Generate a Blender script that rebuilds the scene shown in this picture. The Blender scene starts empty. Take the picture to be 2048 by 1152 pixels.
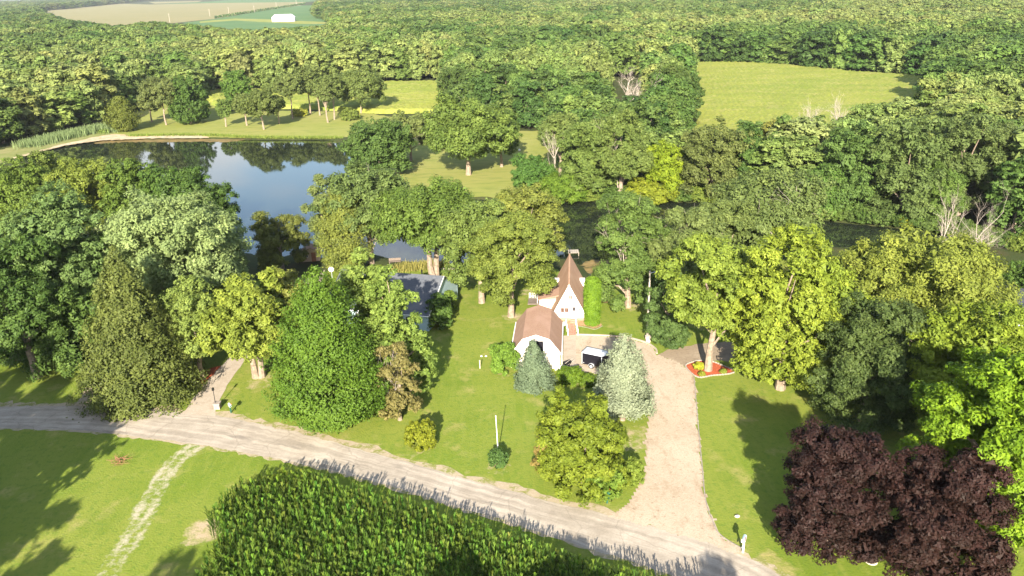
import bpy, math, random
import numpy as np
from mathutils import Vector, Matrix, geometry

R_ = math.radians
SC = bpy.context.scene
COL = SC.collection
rnd = random.Random(7)

# ------------------------------------------------------------------ camera
CAM_H, PITCH, ROLL, LENS = 48.0, 21.0, -1.5, 28.0
cam_d = bpy.data.cameras.new('camera'); cam = bpy.data.objects.new('camera', cam_d); COL.objects.link(cam)
cam_d.lens = LENS; cam_d.sensor_width = 36; cam_d.clip_start = 0.5; cam_d.clip_end = 90000
CM = Matrix.Rotation(R_(90 - PITCH), 3, 'X') @ Matrix.Rotation(R_(ROLL), 3, 'Z')
cam.matrix_world = Matrix.Translation((0, 0, CAM_H)) @ CM.to_4x4()
SC.camera = cam

# ------------------------------------------------------------------ sky, sun, exposure
SUN_EL, SUN_AZ = 24.0, 5.0                     # shadows fall towards azimuth SUN_AZ (from +Y towards +X)
w = bpy.data.worlds.new('World'); SC.world = w; w.use_nodes = True
wn, wl = w.node_tree.nodes, w.node_tree.links
sky = wn.new('ShaderNodeTexSky'); sky.sky_type = 'NISHITA'; sky.sun_disc = False
sky.sun_elevation = R_(SUN_EL); sky.sun_rotation = R_(180 + SUN_AZ); sky.dust_density = 1.0; sky.air_density = 1.0
tc = wn.new('ShaderNodeTexCoord'); mp = wn.new('ShaderNodeMapping'); mp.inputs['Scale'].default_value = (1, 1, 2.6); mp.inputs['Location'].default_value = (3.1, 2.2, 0.1)
nz = wn.new('ShaderNodeTexNoise'); nz.inputs['Scale'].default_value = 3.1; nz.inputs['Detail'].default_value = 7
rp = wn.new('ShaderNodeValToRGB'); rp.color_ramp.elements[0].position = 0.50; rp.color_ramp.elements[1].position = 0.64
mx = wn.new('ShaderNodeMix'); mx.data_type = 'RGBA'; mx.inputs['B'].default_value = (6.0, 6.0, 6.1, 1)
mm = wn.new('ShaderNodeMath'); mm.operation = 'MULTIPLY'; mm.inputs[1].default_value = 0.75
wl.new(tc.outputs['Generated'], mp.inputs['Vector']); wl.new(mp.outputs['Vector'], nz.inputs['Vector'])
wl.new(nz.outputs['Fac'], rp.inputs['Fac']); wl.new(rp.outputs['Color'], mm.inputs[0]); wl.new(mm.outputs[0], mx.inputs['Factor'])
wl.new(sky.outputs['Color'], mx.inputs['A']); wl.new(mx.outputs['Result'], wn['Background'].inputs['Color'])
wn['Background'].inputs['Strength'].default_value = 0.085
sd = bpy.data.lights.new('sun', 'SUN'); so = bpy.data.objects.new('sun', sd); COL.objects.link(so)
sd.energy = 5.0; sd.angle = R_(0.5); sd.color = (1.0, 0.89, 0.72)
_sd = Vector((math.sin(R_(SUN_AZ)) * math.cos(R_(SUN_EL)), math.cos(R_(SUN_AZ)) * math.cos(R_(SUN_EL)), -math.sin(R_(SUN_EL))))
so.rotation_euler = _sd.to_track_quat('-Z', 'Y').to_euler(); so.location = (0, -50, 80)
vs = SC.view_settings; vs.view_transform = 'Standard'; vs.look = 'None'; vs.gamma = 1; vs.use_curve_mapping = False
vs.exposure = 1.72
SC.cycles.use_denoising = True
SC.cycles.max_bounces = 6; SC.cycles.diffuse_bounces = 3; SC.cycles.glossy_bounces = 3; SC.cycles.transmission_bounces = 4
SC.cycles.volume_bounces = 0

# ------------------------------------------------------------------ survey: photo pixel -> place on the ground
FPX = LENS / 36 * 2048
CMI = CM.transposed()
def G(px, py, z=0.0):
    d = CM @ Vector(((px - 1024) / FPX, -(py - 576) / FPX, -1))
    t = (z - CAM_H) / d.z
    return Vector((d.x * t, d.y * t, z))
def proj(P):
    q = CMI @ (Vector(P) - Vector((0, 0, CAM_H)))
    return 1024 + FPX * q.x / -q.z, 576 - FPX * q.y / -q.z, -q.z
def z_at(P, py):                                # height over P that the photo shows at row py
    lo, hi = -1.0, 46.0
    for _ in range(40):
        m = (lo + hi) / 2
        if proj((P[0], P[1], m))[1] > py: lo = m
        else: hi = m
    return lo
def poly(pts, z=0.0): return [G(x, y, z) for x, y in pts]
def in_poly(x, y, pts):
    x = np.asarray(x, float); y = np.asarray(y, float); r = np.zeros(x.shape, bool)
    n = len(pts)
    for i in range(n):
        x0, y0 = pts[i][0], pts[i][1]; x1, y1 = pts[(i + 1) % n][0], pts[(i + 1) % n][1]
        if y0 == y1: continue
        c = (y0 > y) != (y1 > y)
        r ^= c & (x < (x1 - x0) * (y - y0) / (y1 - y0) + x0)
    return r
def dist_line(x, y, pts, closed=False):
    d = np.full(np.shape(x), 1e9)
    for i in range(len(pts) - (0 if closed else 1)):
        a = pts[i]; b = pts[(i + 1) % len(pts)]
        ex, ey = b[0] - a[0], b[1] - a[1]
        t = np.clip(((x - a[0]) * ex + (y - a[1]) * ey) / (ex * ex + ey * ey + 1e-9), 0, 1)
        d = np.minimum(d, np.hypot(x - a[0] - t * ex, y - a[1] - t * ey))
    return d
def smooth(t): t = np.clip(t, 0, 1); return t * t * (3 - 2 * t)
def vnoise(x, y, s, seed=0):                     # cheap value noise for layout
    x = np.asarray(x, float) / s; y = np.asarray(y, float) / s
    xi = np.floor(x).astype(int); yi = np.floor(y).astype(int); fx = smooth(x - xi); fy = smooth(y - yi)
    def h(a, b):
        v = np.sin(a * 127.1 + b * 311.7 + seed * 74.7) * 43758.5453
        return v - np.floor(v)
    return (h(xi, yi) * (1 - fx) + h(xi + 1, yi) * fx) * (1 - fy) + (h(xi, yi + 1) * (1 - fx) + h(xi + 1, yi + 1) * fx) * fy

# ------------------------------------------------------------------ materials
MATS = {}
def new_mat(name):
    m = bpy.data.materials.new(name); m.use_nodes = True; MATS[name] = m
    return m, m.node_tree.nodes, m.node_tree.links, m.node_tree.nodes['Principled BSDF']
def rgba(c): return (c[0], c[1], c[2], 1)
def leafc(c): return (c[0] * 1.12, c[1] * 1.06, c[2] * .88, 1)        # late summer foliage: a touch yellower
def plain(name, c, rough=0.6, metal=0.0, var=0.12, scale=6.0, spec=0.4, bump=0.0):
    m, n, l, b = new_mat(name)
    t = n.new('ShaderNodeTexCoord'); z = n.new('ShaderNodeTexNoise'); z.inputs['Scale'].default_value = scale; z.inputs['Detail'].default_value = 5
    r = n.new('ShaderNodeValToRGB')
    r.color_ramp.elements[0].position = 0.3; r.color_ramp.elements[1].position = 0.7
    r.color_ramp.elements[0].color = rgba([v * (1 - var) for v in c]); r.color_ramp.elements[1].color = rgba([v * (1 + var) for v in c])
    l.new(t.outputs['Object'], z.inputs['Vector']); l.new(z.outputs['Fac'], r.inputs['Fac']); l.new(r.outputs['Color'], b.inputs['Base Color'])
    b.inputs['Roughness'].default_value = rough; b.inputs['Metallic'].default_value = metal; b.inputs['Specular IOR Level'].default_value = spec
    if bump:
        bp = n.new('ShaderNodeBump'); bp.inputs['Strength'].default_value = bump; bp.inputs['Distance'].default_value = 0.05
        l.new(z.outputs['Fac'], bp.inputs['Height']); l.new(bp.outputs['Normal'], b.inputs['Normal'])
    return m
def ground_mat(name, layers, rough=0.95, bump=0.3, bump_scale=8.0, bump_dist=0.08, attrs=()):
    """layers: (colour, noise scale, lo, hi[, stretch]) laid one over the other; attrs: (attribute, colour, noise scale)"""
    m, n, l, b = new_mat(name)
    t = n.new('ShaderNodeTexCoord'); cur = None
    for i, L in enumerate(layers):
        if cur is None:
            cc = n.new('ShaderNodeRGB'); cc.outputs[0].default_value = rgba(L[0]); cur = cc.outputs[0]; continue
        mpn = n.new('ShaderNodeMapping'); mpn.inputs['Location'].default_value = (i * 13.7, i * 5.1, 0)
        if len(L) > 4: mpn.inputs['Scale'].default_value = L[4]
        if len(L) > 5: mpn.inputs['Rotation'].default_value = (0, 0, L[5])
        z = n.new('ShaderNodeTexNoise'); z.inputs['Scale'].default_value = L[1]; z.inputs['Detail'].default_value = 6; z.inputs['Roughness'].default_value = 0.62
        mr = n.new('ShaderNodeMapRange'); mr.inputs['From Min'].default_value = L[2]; mr.inputs['From Max'].default_value = L[3]
        x = n.new('ShaderNodeMix'); x.data_type = 'RGBA'; x.inputs['B'].default_value = rgba(L[0])
        l.new(t.outputs['Object'], mpn.inputs['Vector']); l.new(mpn.outputs['Vector'], z.inputs['Vector']); l.new(z.outputs['Fac'], mr.inputs['Value'])
        l.new(mr.outputs['Result'], x.inputs['Factor']); l.new(cur, x.inputs['A']); cur = x.outputs['Result']
    for (an, c, s) in attrs:
        a = n.new('ShaderNodeAttribute'); a.attribute_name = an
        z = n.new('ShaderNodeTexNoise'); z.inputs['Scale'].default_value = s; z.inputs['Detail'].default_value = 7; z.inputs['Roughness'].default_value = 0.7
        l.new(t.outputs['Object'], z.inputs['Vector'])
        ad = n.new('ShaderNodeMath'); ad.operation = 'ADD'; l.new(a.outputs['Fac'], ad.inputs[0]); l.new(z.outputs['Fac'], ad.inputs[1])
        mr = n.new('ShaderNodeMapRange'); mr.inputs['From Min'].default_value = 0.92; mr.inputs['From Max'].default_value = 1.16
        x = n.new('ShaderNodeMix'); x.data_type = 'RGBA'; x.inputs['B'].default_value = rgba(c)
        l.new(ad.outputs[0], mr.inputs['Value']); l.new(mr.outputs['Result'], x.inputs['Factor']); l.new(cur, x.inputs['A']); cur = x.outputs['Result']
    l.new(cur, b.inputs['Base Color']); b.inputs['Roughness'].default_value = rough; b.inputs['Specular IOR Level'].default_value = 0.15
    if bump:
        z = n.new('ShaderNodeTexNoise'); z.inputs['Scale'].default_value = bump_scale; z.inputs['Detail'].default_value = 4
        l.new(t.outputs['Object'], z.inputs['Vector'])
        bp = n.new('ShaderNodeBump'); bp.inputs['Strength'].default_value = bump; bp.inputs['Distance'].default_value = bump_dist
        l.new(z.outputs['Fac'], bp.inputs['Height']); l.new(bp.outputs['Normal'], b.inputs['Normal'])
    return m
def leaf_mat(name, source):
    """foliage: colour of the plant (object colour or instance attribute), varied leaf by leaf"""
    m, n, l, b = new_mat(name)
    if source == 'object':
        s = n.new('ShaderNodeObjectInfo'); col = s.outputs['Color']
    elif source == 'instance':
        s = n.new('ShaderNodeAttribute'); s.attribute_type = 'INSTANCER'; s.attribute_name = 'plant_colour'; col = s.outputs['Color']
    a = n.new('ShaderNodeAttribute'); a.attribute_name = 'tint'
    hs = n.new('ShaderNodeHueSaturation')
    h = n.new('ShaderNodeMapRange'); h.inputs['To Min'].default_value = 0.51; h.inputs['To Max'].default_value = 0.489
    v = n.new('ShaderNodeMapRange'); v.inputs['To Min'].default_value = 0.80; v.inputs['To Max'].default_value = 1.62
    l.new(a.outputs['Fac'], h.inputs['Value']); l.new(a.outputs['Fac'], v.inputs['Value'])
    l.new(h.outputs['Result'], hs.inputs['Hue']); l.new(v.outputs['Result'], hs.inputs['Value']); l.new(col, hs.inputs['Color'])
    l.new(hs.outputs['Color'], b.inputs['Base Color']); b.inputs['Roughness'].default_value = 0.55; b.inputs['Specular IOR Level'].default_value = 0.14
    tr = n.new('ShaderNodeBsdfTranslucent'); l.new(hs.outputs['Color'], tr.inputs['Color'])
    ms = n.new('ShaderNodeMixShader'); ms.inputs['Fac'].default_value = 0.28
    l.new(b.outputs[0], ms.inputs[1]); l.new(tr.outputs[0], ms.inputs[2]); l.new(ms.outputs[0], n['Material Output'].inputs['Surface'])
    return m
LEAF = leaf_mat('leaf', 'object'); LEAF_FAR = leaf_mat('leaf_far', 'instance')
BARK = plain('bark', (0.24, 0.19, 0.145), 0.9, var=0.35, scale=2.5, bump=0.5)
DEADWOOD = plain('dead_wood', (0.34, 0.295, 0.255), 0.85, var=0.2, scale=2.0)
WHITE = plain('white_paint', (0.66, 0.60, 0.52), 0.55, var=0.03, scale=1.2)
WHITE_TRIM = plain('white_trim', (0.82, 0.82, 0.82), 0.45, var=0.03)
SHINGLE = ground_mat('brown_shingle', [((0.33, 0.215, 0.15),), ((0.29, 0.175, 0.125), 3.0, 0.42, 0.62, (1, 1, 7)), ((0.37, 0.24, 0.18), 0.5, 0.4, 0.7)], 0.9, 0.25, 5.0)
SHINGLE_HOUSE = ground_mat('sunlit_tone_shingle', [((0.47, 0.30, 0.205),), ((0.40, 0.25, 0.17), 3.0, 0.42, 0.62, (1, 1, 7)), ((0.51, 0.34, 0.24), 0.5, 0.4, 0.7)], 0.9, 0.25, 5.0)  # barn shingle with brightness painted in, making up for grazing sun on steep slopes
BROWNTRIM = plain('brown_trim', (0.09, 0.05, 0.035), 0.6)
BRICK = ground_mat('brick_wall', [((0.42, 0.25, 0.19),), ((0.30, 0.16, 0.11), 5.0, 0.45, 0.6, (1, 1, 4))], 0.9, 0.3)
SLATE = ground_mat('grey_shingle', [((0.105, 0.115, 0.135),), ((0.075, 0.085, 0.105), 3.0, 0.42, 0.6, (1, 5, 1)), ((0.155, 0.16, 0.17), 0.25, 0.5, 0.7)], 0.85, 0.25, 5.0)
BLUESIDING = ground_mat('blue_siding', [((0.42, 0.56, 0.62),), ((0.36, 0.49, 0.56), 1.0, 0.4, 0.6, (1, 1, 12))], 0.6, 0.1)
GLASS = plain('window_pane', (0.05, 0.05, 0.055), 0.06, var=0.1, spec=0.8)
GLASSWARM = plain('curtained_pane', (0.11, 0.065, 0.05), 0.15, var=0.2, spec=0.6)
DARKMETAL = plain('dark_metal', (0.03, 0.03, 0.033), 0.4, 0.6)
BLACKPAINT = plain('black_paint', (0.010, 0.009, 0.014), 0.35, spec=0.5)
ALU = plain('aluminium', (0.62, 0.66, 0.72), 0.4, 0.35, var=0.05)
RUBBER = plain('rubber', (0.02, 0.02, 0.02), 0.8)
GREENMETAL = plain('green_metal', (0.02, 0.10, 0.075), 0.4)
BLUEMETAL = plain('pale_metal', (0.45, 0.56, 0.62), 0.4, 0.2)
CONCRETE = ground_mat('concrete', [((0.40, 0.345, 0.28),), ((0.33, 0.275, 0.215), 0.8, 0.45, 0.7), ((0.44, 0.39, 0.33), 4.0, 0.5, 0.7)], 0.9, 0.1)
STONE = plain('stone', (0.28, 0.245, 0.21), 0.9, var=0.25, scale=3, bump=0.4)
PALESTONE = plain('pale_stone', (0.50, 0.44, 0.37), 0.85, var=0.15, scale=3)
WOODPOLE = plain('weathered_wood', (0.36, 0.32, 0.27), 0.9, var=0.25)
DECKWOOD = plain('deck_wood', (0.16, 0.13, 0.11), 0.8, var=0.25)
REDWOOD = plain('red_brown_wood', (0.28, 0.13, 0.08), 0.8, var=0.25)
MULCH = ground_mat('red_mulch', [((0.42, 0.10, 0.045),), ((0.30, 0.07, 0.03), 5, 0.45, 0.6), ((0.50, 0.17, 0.08), 9, 0.55, 0.7)], 0.95, 0.6)
BARESOIL = ground_mat('bare_soil', [((0.40, 0.25, 0.14),), ((0.30, 0.18, 0.10), 1.5, 0.4, 0.65), ((0.50, 0.38, 0.25), 4, 0.55, 0.7)], 0.95, 0.4)
SANDM = ground_mat('shore_sand', [((0.46, 0.36, 0.24),), ((0.22, 0.20, 0.08), 0.25, 0.5, 0.65), ((0.55, 0.47, 0.36), 0.6, 0.5, 0.7)], 0.95, 0.3)
ALGAE = ground_mat('algae', [((0.23, 0.16, 0.06),), ((0.10, 0.085, 0.03), 0.35, 0.42, 0.6, (1, 3, 1)), ((0.32, 0.24, 0.11), 0.9, 0.55, 0.7, (1, 3, 1))], 0.6, 0.2)
LAWN = ground_mat('lawn_grass', [
    ((0.132, 0.192, 0.020),), ((0.205, 0.236, 0.042), 0.055, 0.38, 0.64), ((0.105, 0.165, 0.016), 0.11, 0.52, 0.72),
    ((0.185, 0.226, 0.038), 0.5, 0.46, 0.70, (2.4, 0.35, 1), 0.25), ((0.30, 0.27, 0.095), 0.24, 0.56, 0.74), ((0.095, 0.165, 0.022), 1.6, 0.5, 0.75), ((0.165, 0.225, 0.032), 6.0, 0.5, 0.8)],
    0.95, 0.55, 5.0, 0.12, attrs=(('dry', (0.34, 0.29, 0.12), 0.5), ('dirt', (0.40, 0.32, 0.215), 0.9), ('stones', (0.40, 0.37, 0.27), 1.6)))
FARLAWN = ground_mat('far_grass', [((0.215, 0.240, 0.055),), ((0.26, 0.262, 0.08), 0.03, 0.4, 0.65), ((0.13, 0.175, 0.035), 0.15, 0.5, 0.75, (1, 3, 1))], 0.95, 0.3, 2.0)
DAMGRASS = ground_mat('dam_grass', [((0.20, 0.215, 0.075),), ((0.30, 0.26, 0.14), 0.08, 0.5, 0.7), ((0.13, 0.17, 0.04), 0.2, 0.5, 0.75)], 0.95, 0.3, 2.0)
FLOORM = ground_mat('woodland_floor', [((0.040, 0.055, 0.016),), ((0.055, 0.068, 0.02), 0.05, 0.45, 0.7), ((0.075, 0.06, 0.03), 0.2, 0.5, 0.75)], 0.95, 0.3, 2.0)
GRAVEL = ground_mat('gravel', [((0.40, 0.333, 0.250),), ((0.455, 0.388, 0.300), 0.16, 0.40, 0.62), ((0.31, 0.235, 0.16), 0.75, 0.52, 0.72, (1, .45, 1)), ((0.45, 0.38, 0.30), 3.0, 0.45, 0.7), ((0.24, 0.17, 0.11), 2.2, 0.58, 0.72), ((0.30, 0.23, 0.17), 7.0, 0.5, 0.75)], 0.95, 0.5, 6.0, 0.05,
    attrs=(('stain', (0.26, 0.17, 0.10), 1.1),))
SIDEROAD = ground_mat('side_gravel', [((0.27, 0.215, 0.155),), ((0.33, 0.27, 0.20), 0.4, 0.45, 0.65), ((0.20, 0.155, 0.11), 2, 0.5, 0.75)], 0.95, 0.4)
SHOULDER = ground_mat('road_shoulder', [((0.36, 0.30, 0.21),), ((0.20, 0.21, 0.06), 0.7, 0.47, 0.58), ((0.42, 0.36, 0.28), 3, 0.5, 0.7)], 0.95, 0.4)
WHEAT = ground_mat('stubble_field', [((0.235, 0.21, 0.10),), ((0.20, 0.195, 0.088), 0.006, 0.4, 0.65, (1, 5, 1)), ((0.27, 0.235, 0.125), 0.02, 0.5, 0.7, (1, 6, 1))], 0.95, 0)
SOY = ground_mat('soybean_field', [((0.075, 0.15, 0.055),), ((0.10, 0.17, 0.06), 0.01, 0.4, 0.65)], 0.95, 0)
CORNM = ground_mat('corn_top', [((0.235, 0.258, 0.050),), ((0.18, 0.225, 0.038), 0.018, 0.40, 0.62, (1, 3, 1)), ((0.28, 0.275, 0.085), 0.12, 0.48, 0.72, (1, 2.5, 1), 0.15), ((0.13, 0.18, 0.03), 1.2, 0.5, 0.75)], 0.9, 0.4, 1.5, 0.4)

def road_mat():
    m, n, l, b = new_mat('road_surface')
    at = n.new('ShaderNodeAttribute'); at.attribute_name = 'across'
    t = n.new('ShaderNodeTexCoord')
    z = n.new('ShaderNodeTexNoise'); z.inputs['Scale'].default_value = 0.35; z.inputs['Detail'].default_value = 8; z.inputs['Roughness'].default_value = 0.65
    z2 = n.new('ShaderNodeTexNoise'); z2.inputs['Scale'].default_value = 5.0; z2.inputs['Detail'].default_value = 4
    al = n.new('ShaderNodeAttribute'); al.attribute_name = 'along'
    cb = n.new('ShaderNodeCombineXYZ'); l.new(al.outputs['Fac'], cb.inputs['X']); l.new(at.outputs['Fac'], cb.inputs['Y'])
    mpn = n.new('ShaderNodeMapping'); mpn.inputs['Scale'].default_value = (0.07, 9.0, 1); l.new(cb.outputs[0], mpn.inputs['Vector'])
    zs = n.new('ShaderNodeTexNoise'); zs.inputs['Scale'].default_value = 1.0; zs.inputs['Detail'].default_value = 5; l.new(mpn.outputs[0], zs.inputs['Vector'])
    vo = n.new('ShaderNodeTexVoronoi'); vo.feature = 'DISTANCE_TO_EDGE'; vo.inputs['Scale'].default_value = 0.16
    zd = n.new('ShaderNodeTexNoise'); zd.inputs['Scale'].default_value = 0.8; zd.inputs['Detail'].default_value = 4
    add = n.new('ShaderNodeMix'); add.data_type = 'RGBA'; add.blend_type = 'ADD'; add.inputs['Factor'].default_value = 1.0
    l.new(t.outputs['Object'], zd.inputs['Vector']); l.new(t.outputs['Object'], add.inputs['A']); l.new(zd.outputs['Color'], add.inputs['B']); l.new(add.outputs['Result'], vo.inputs['Vector'])
    cr = n.new('ShaderNodeMapRange'); cr.inputs['From Min'].default_value = 0.0; cr.inputs['From Max'].default_value = 0.012; cr.inputs['To Min'].default_value = 0.32; cr.inputs['To Max'].default_value = 0.0
    l.new(vo.outputs['Distance'], cr.inputs['Value'])
    l.new(t.outputs['Object'], z.inputs['Vector']); l.new(t.outputs['Object'], z2.inputs['Vector'])
    r = n.new('ShaderNodeValToRGB'); r.color_ramp.elements[0].position = 0.36; r.color_ramp.elements[1].position = 0.64
    r.color_ramp.elements[0].color = rgba((0.335, 0.295, 0.245)); r.color_ramp.elements[1].color = rgba((0.44, 0.395, 0.335))
    l.new(z.outputs['Fac'], r.inputs['Fac'])
    r2 = n.new('ShaderNodeValToRGB'); r2.color_ramp.elements[0].position = 0.42; r2.color_ramp.elements[1].position = 0.6
    r2.color_ramp.elements[0].color = rgba((0.80, 0.79, 0.78)); r2.color_ramp.elements[1].color = rgba((1.04, 1.03, 1.02)); l.new(zs.outputs['Fac'], r2.inputs['Fac'])
    mu = n.new('ShaderNodeMix'); mu.data_type = 'RGBA'; mu.blend_type = 'MULTIPLY'; mu.inputs['Factor'].default_value = 1
    l.new(r.outputs['Color'], mu.inputs['A']); l.new(r2.outputs['Color'], mu.inputs['B'])
    mr = n.new('ShaderNodeMapRange'); mr.inputs['To Min'].default_value = 0.82; mr.inputs['To Max'].default_value = 1.2; l.new(z2.outputs['Fac'], mr.inputs['Value'])
    mu2 = n.new('ShaderNodeMix'); mu2.data_type = 'RGBA'; mu2.blend_type = 'MULTIPLY'; mu2.inputs['Factor'].default_value = 1
    l.new(mu.outputs['Result'], mu2.inputs['A']); l.new(mr.outputs['Result'], mu2.inputs['B'])
    # dark worn patches (thin tar, old patching)
    zp = n.new('ShaderNodeTexNoise'); zp.inputs['Scale'].default_value = 1.0; zp.inputs['Detail'].default_value = 3
    mpp = n.new('ShaderNodeMapping'); mpp.inputs['Scale'].default_value = (0.16, 5.0, 1); mpp.inputs['Location'].default_value = (3.3, 1.7, 0)
    l.new(cb.outputs[0], mpp.inputs['Vector']); l.new(mpp.outputs[0], zp.inputs['Vector'])
    pr = n.new('ShaderNodeMapRange'); pr.inputs['From Min'].default_value = 0.62; pr.inputs['From Max'].default_value = 0.70; pr.inputs['To Max'].default_value = 0.55
    l.new(zp.outputs['Fac'], pr.inputs['Value'])
    mp_ = n.new('ShaderNodeMix'); mp_.data_type = 'RGBA'; mp_.inputs['B'].default_value = rgba((0.17, 0.15, 0.13))
    l.new(pr.outputs['Result'], mp_.inputs['Factor']); l.new(mu2.outputs['Result'], mp_.inputs['A'])
    mx3 = n.new('ShaderNodeMix'); mx3.data_type = 'RGBA'; mx3.inputs['B'].default_value = rgba((0.13, 0.11, 0.09))
    l.new(cr.outputs['Result'], mx3.inputs['Factor']); l.new(mp_.outputs['Result'], mx3.inputs['A'])
    l.new(mx3.outputs['Result'], b.inputs['Base Color']); b.inputs['Roughness'].default_value = 0.9; b.inputs['Specular IOR Level'].default_value = 0.2
    bp = n.new('ShaderNodeBump'); bp.inputs['Strength'].default_value = 0.3; bp.inputs['Distance'].default_value = 0.03
    l.new(z2.outputs['Fac'], bp.inputs['Height']); l.new(bp.outputs['Normal'], b.inputs['Normal'])
    return m
ROADM = road_mat()
def water_mat():
    m, n, l, b = new_mat('pond_water')
    b.inputs['Base Color'].default_value = (0.016, 0.022, 0.014, 1); b.inputs['Roughness'].default_value = 0.03; b.inputs['IOR'].default_value = 1.33
    b.inputs['Specular IOR Level'].default_value = 0.95
    t = n.new('ShaderNodeTexCoord'); z = n.new('ShaderNodeTexNoise'); z.inputs['Scale'].default_value = 0.9; z.inputs['Detail'].default_value = 3
    bp = n.new('ShaderNodeBump'); bp.inputs['Strength'].default_value = 0.06; bp.inputs['Distance'].default_value = 0.05
    l.new(t.outputs['Object'], z.inputs['Vector']); l.new(z.outputs['Fac'], bp.inputs['Height']); l.new(bp.outputs['Normal'], b.inputs['Normal'])
    return m
WATER = water_mat()

# ------------------------------------------------------------------ mesh helpers
def np_mesh(name, V, F, mat, attrs=None, k=4):
    V = np.ascontiguousarray(V, np.float32); F = np.ascontiguousarray(F, np.int32)
    me = bpy.data.meshes.new(name)
    me.vertices.add(len(V)); me.vertices.foreach_set('co', V.ravel())
    me.loops.add(F.size); me.loops.foreach_set('vertex_index', F.ravel())
    me.polygons.add(len(F)); me.polygons.foreach_set('loop_start', np.arange(0, F.size, k, dtype=np.int32))
    me.update(calc_edges=True)
    for an, (dom, arr) in (attrs or {}).items():
        a = me.attributes.new(an, 'FLOAT', dom); a.data.foreach_set('value', np.ascontiguousarray(arr, np.float32))
    me.materials.append(mat)
    return me
def link(name, me, parent=None, loc=None):
    o = bpy.data.objects.new(name, me); COL.objects.link(o)
    if parent is not None: o.parent = parent
    if loc is not None: o.location = loc
    return o
def tag(o, label, cat, group=None):
    o['label'] = label; o['category'] = cat
    if group: o['group'] = group
    return o
def thing(name, label, cat, loc=(0, 0, 0), rz=0.0, group=None):
    o = bpy.data.objects.new(name, None); COL.objects.link(o); o.location = loc; o.rotation_euler = (0, 0, rz); o.empty_display_size = 0.3
    return tag(o, label, cat, group)
class MB:
    def __init__(s): s.v = []; s.f = []
    def add(s, vs, fs):
        b = len(s.v); s.v += [tuple(v) for v in vs]; s.f += [tuple(b + i for i in f) for f in fs]; return s
    def box(s, x0, y0, z0, x1, y1, z1):
        return s.add([(x0, y0, z0), (x1, y0, z0), (x1, y1, z0), (x0, y1, z0), (x0, y0, z1), (x1, y0, z1), (x1, y1, z1), (x0, y1, z1)],
                     [(3, 2, 1, 0), (4, 5, 6, 7), (0, 1, 5, 4), (1, 2, 6, 5), (2, 3, 7, 6), (3, 0, 4, 7)])
    def prism(s, prof, y0, y1):                     # prof: (x, z) outline, extruded along y
        n = len(prof)
        return s.add([(x, y0, z) for x, z in prof] + [(x, y1, z) for x, z in prof],
                     [tuple(range(n)), tuple(range(2 * n - 1, n - 1, -1))] + [(i, i + n, (i + 1) % n + n, (i + 1) % n) for i in range(n)])
    def slab(s, a, b, c, d, t):                     # quad a,b,c,d thickened downwards by t along its normal
        a, b, c, d = map(Vector, (a, b, c, d)); nn = (b - a).cross(d - a).normalized() * t
        return s.add([a, b, c, d, a - nn, b - nn, c - nn, d - nn], [(0, 1, 2, 3), (7, 6, 5, 4), (0, 4, 5, 1), (1, 5, 6, 2), (2, 6, 7, 3), (3, 7, 4, 0)])
    def tube(s, p, q, r0, r1, n=6, caps=True):
        p, q = Vector(p), Vector(q); d = (q - p)
        if d.length < 1e-6: return s
        d.normalize(); a = d.orthogonal().normalized(); b = d.cross(a)
        ring = lambda c, r: [c + (a * math.cos(2 * math.pi * i / n) + b * math.sin(2 * math.pi * i / n)) * r for i in range(n)]
        fs = [(i, (i + 1) % n, (i + 1) % n + n, i + n) for i in range(n)]
        if caps: fs += [tuple(range(n - 1, -1, -1)), tuple(range(n, 2 * n))]
        return s.add(ring(p, r0) + ring(q, r1), fs)
    def path(s, pts, rads, n=6):
        for i in range(len(pts) - 1): s.tube(pts[i], pts[i + 1], rads[i], rads[i + 1], n, caps=(i == len(pts) - 2))
        return s
    def ball(s, c, rx, ry, rz, n=8, m=6, jit=0.0, rng=None):
        vs = [(c[0], c[1], c[2] + rz)]; fs = []
        for i in range(1, m):
            for j in range(n):
                t, p = math.pi * i / m, 2 * math.pi * j / n; k = 1 + (rng.uniform(-jit, jit) if rng else 0)
                vs.append((c[0] + rx * k * math.sin(t) * math.cos(p), c[1] + ry * k * math.sin(t) * math.sin(p), c[2] + rz * k * math.cos(t)))
        vs.append((c[0], c[1], c[2] - rz)); L = len(vs) - 1
        for j in range(n): fs.append((0, 1 + j, 1 + (j + 1) % n)); fs.append((L, L - n + (j + 1) % n, L - n + j))
        for i in range(m - 2):
            for j in range(n): a = 1 + i * n + j; b = 1 + i * n + (j + 1) % n; fs.append((a, a + n, b + n, b))
        return s.add(vs, fs)
    def mesh(s, name, mat):
        me = bpy.data.meshes.new(name); me.from_pydata(s.v, [], s.f); me.update(); me.materials.append(mat); return me
    def build(s, name, mat, parent=None, loc=None): return link(name, s.mesh(name, mat), parent, loc)
def structure(o): o['kind'] = 'structure'; return o
def stuff(o): o['kind'] = 'stuff'; return o
def ragged(pts, step=0.8, jit=0.15, seed=1):
    r = random.Random(seed); out = []
    n = len(pts)
    for i in range(n):
        a, b = Vector(pts[i][:2]), Vector(pts[(i + 1) % n][:2]); L = (b - a).length; k = max(1, int(L / step)); nn = Vector((-(b - a).y, (b - a).x)).normalized() if L > 1e-6 else Vector((0, 0))
        for j in range(k):
            p = a.lerp(b, j / k) + nn * r.gauss(0, jit); out.append((p.x, p.y))
    return out
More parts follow.
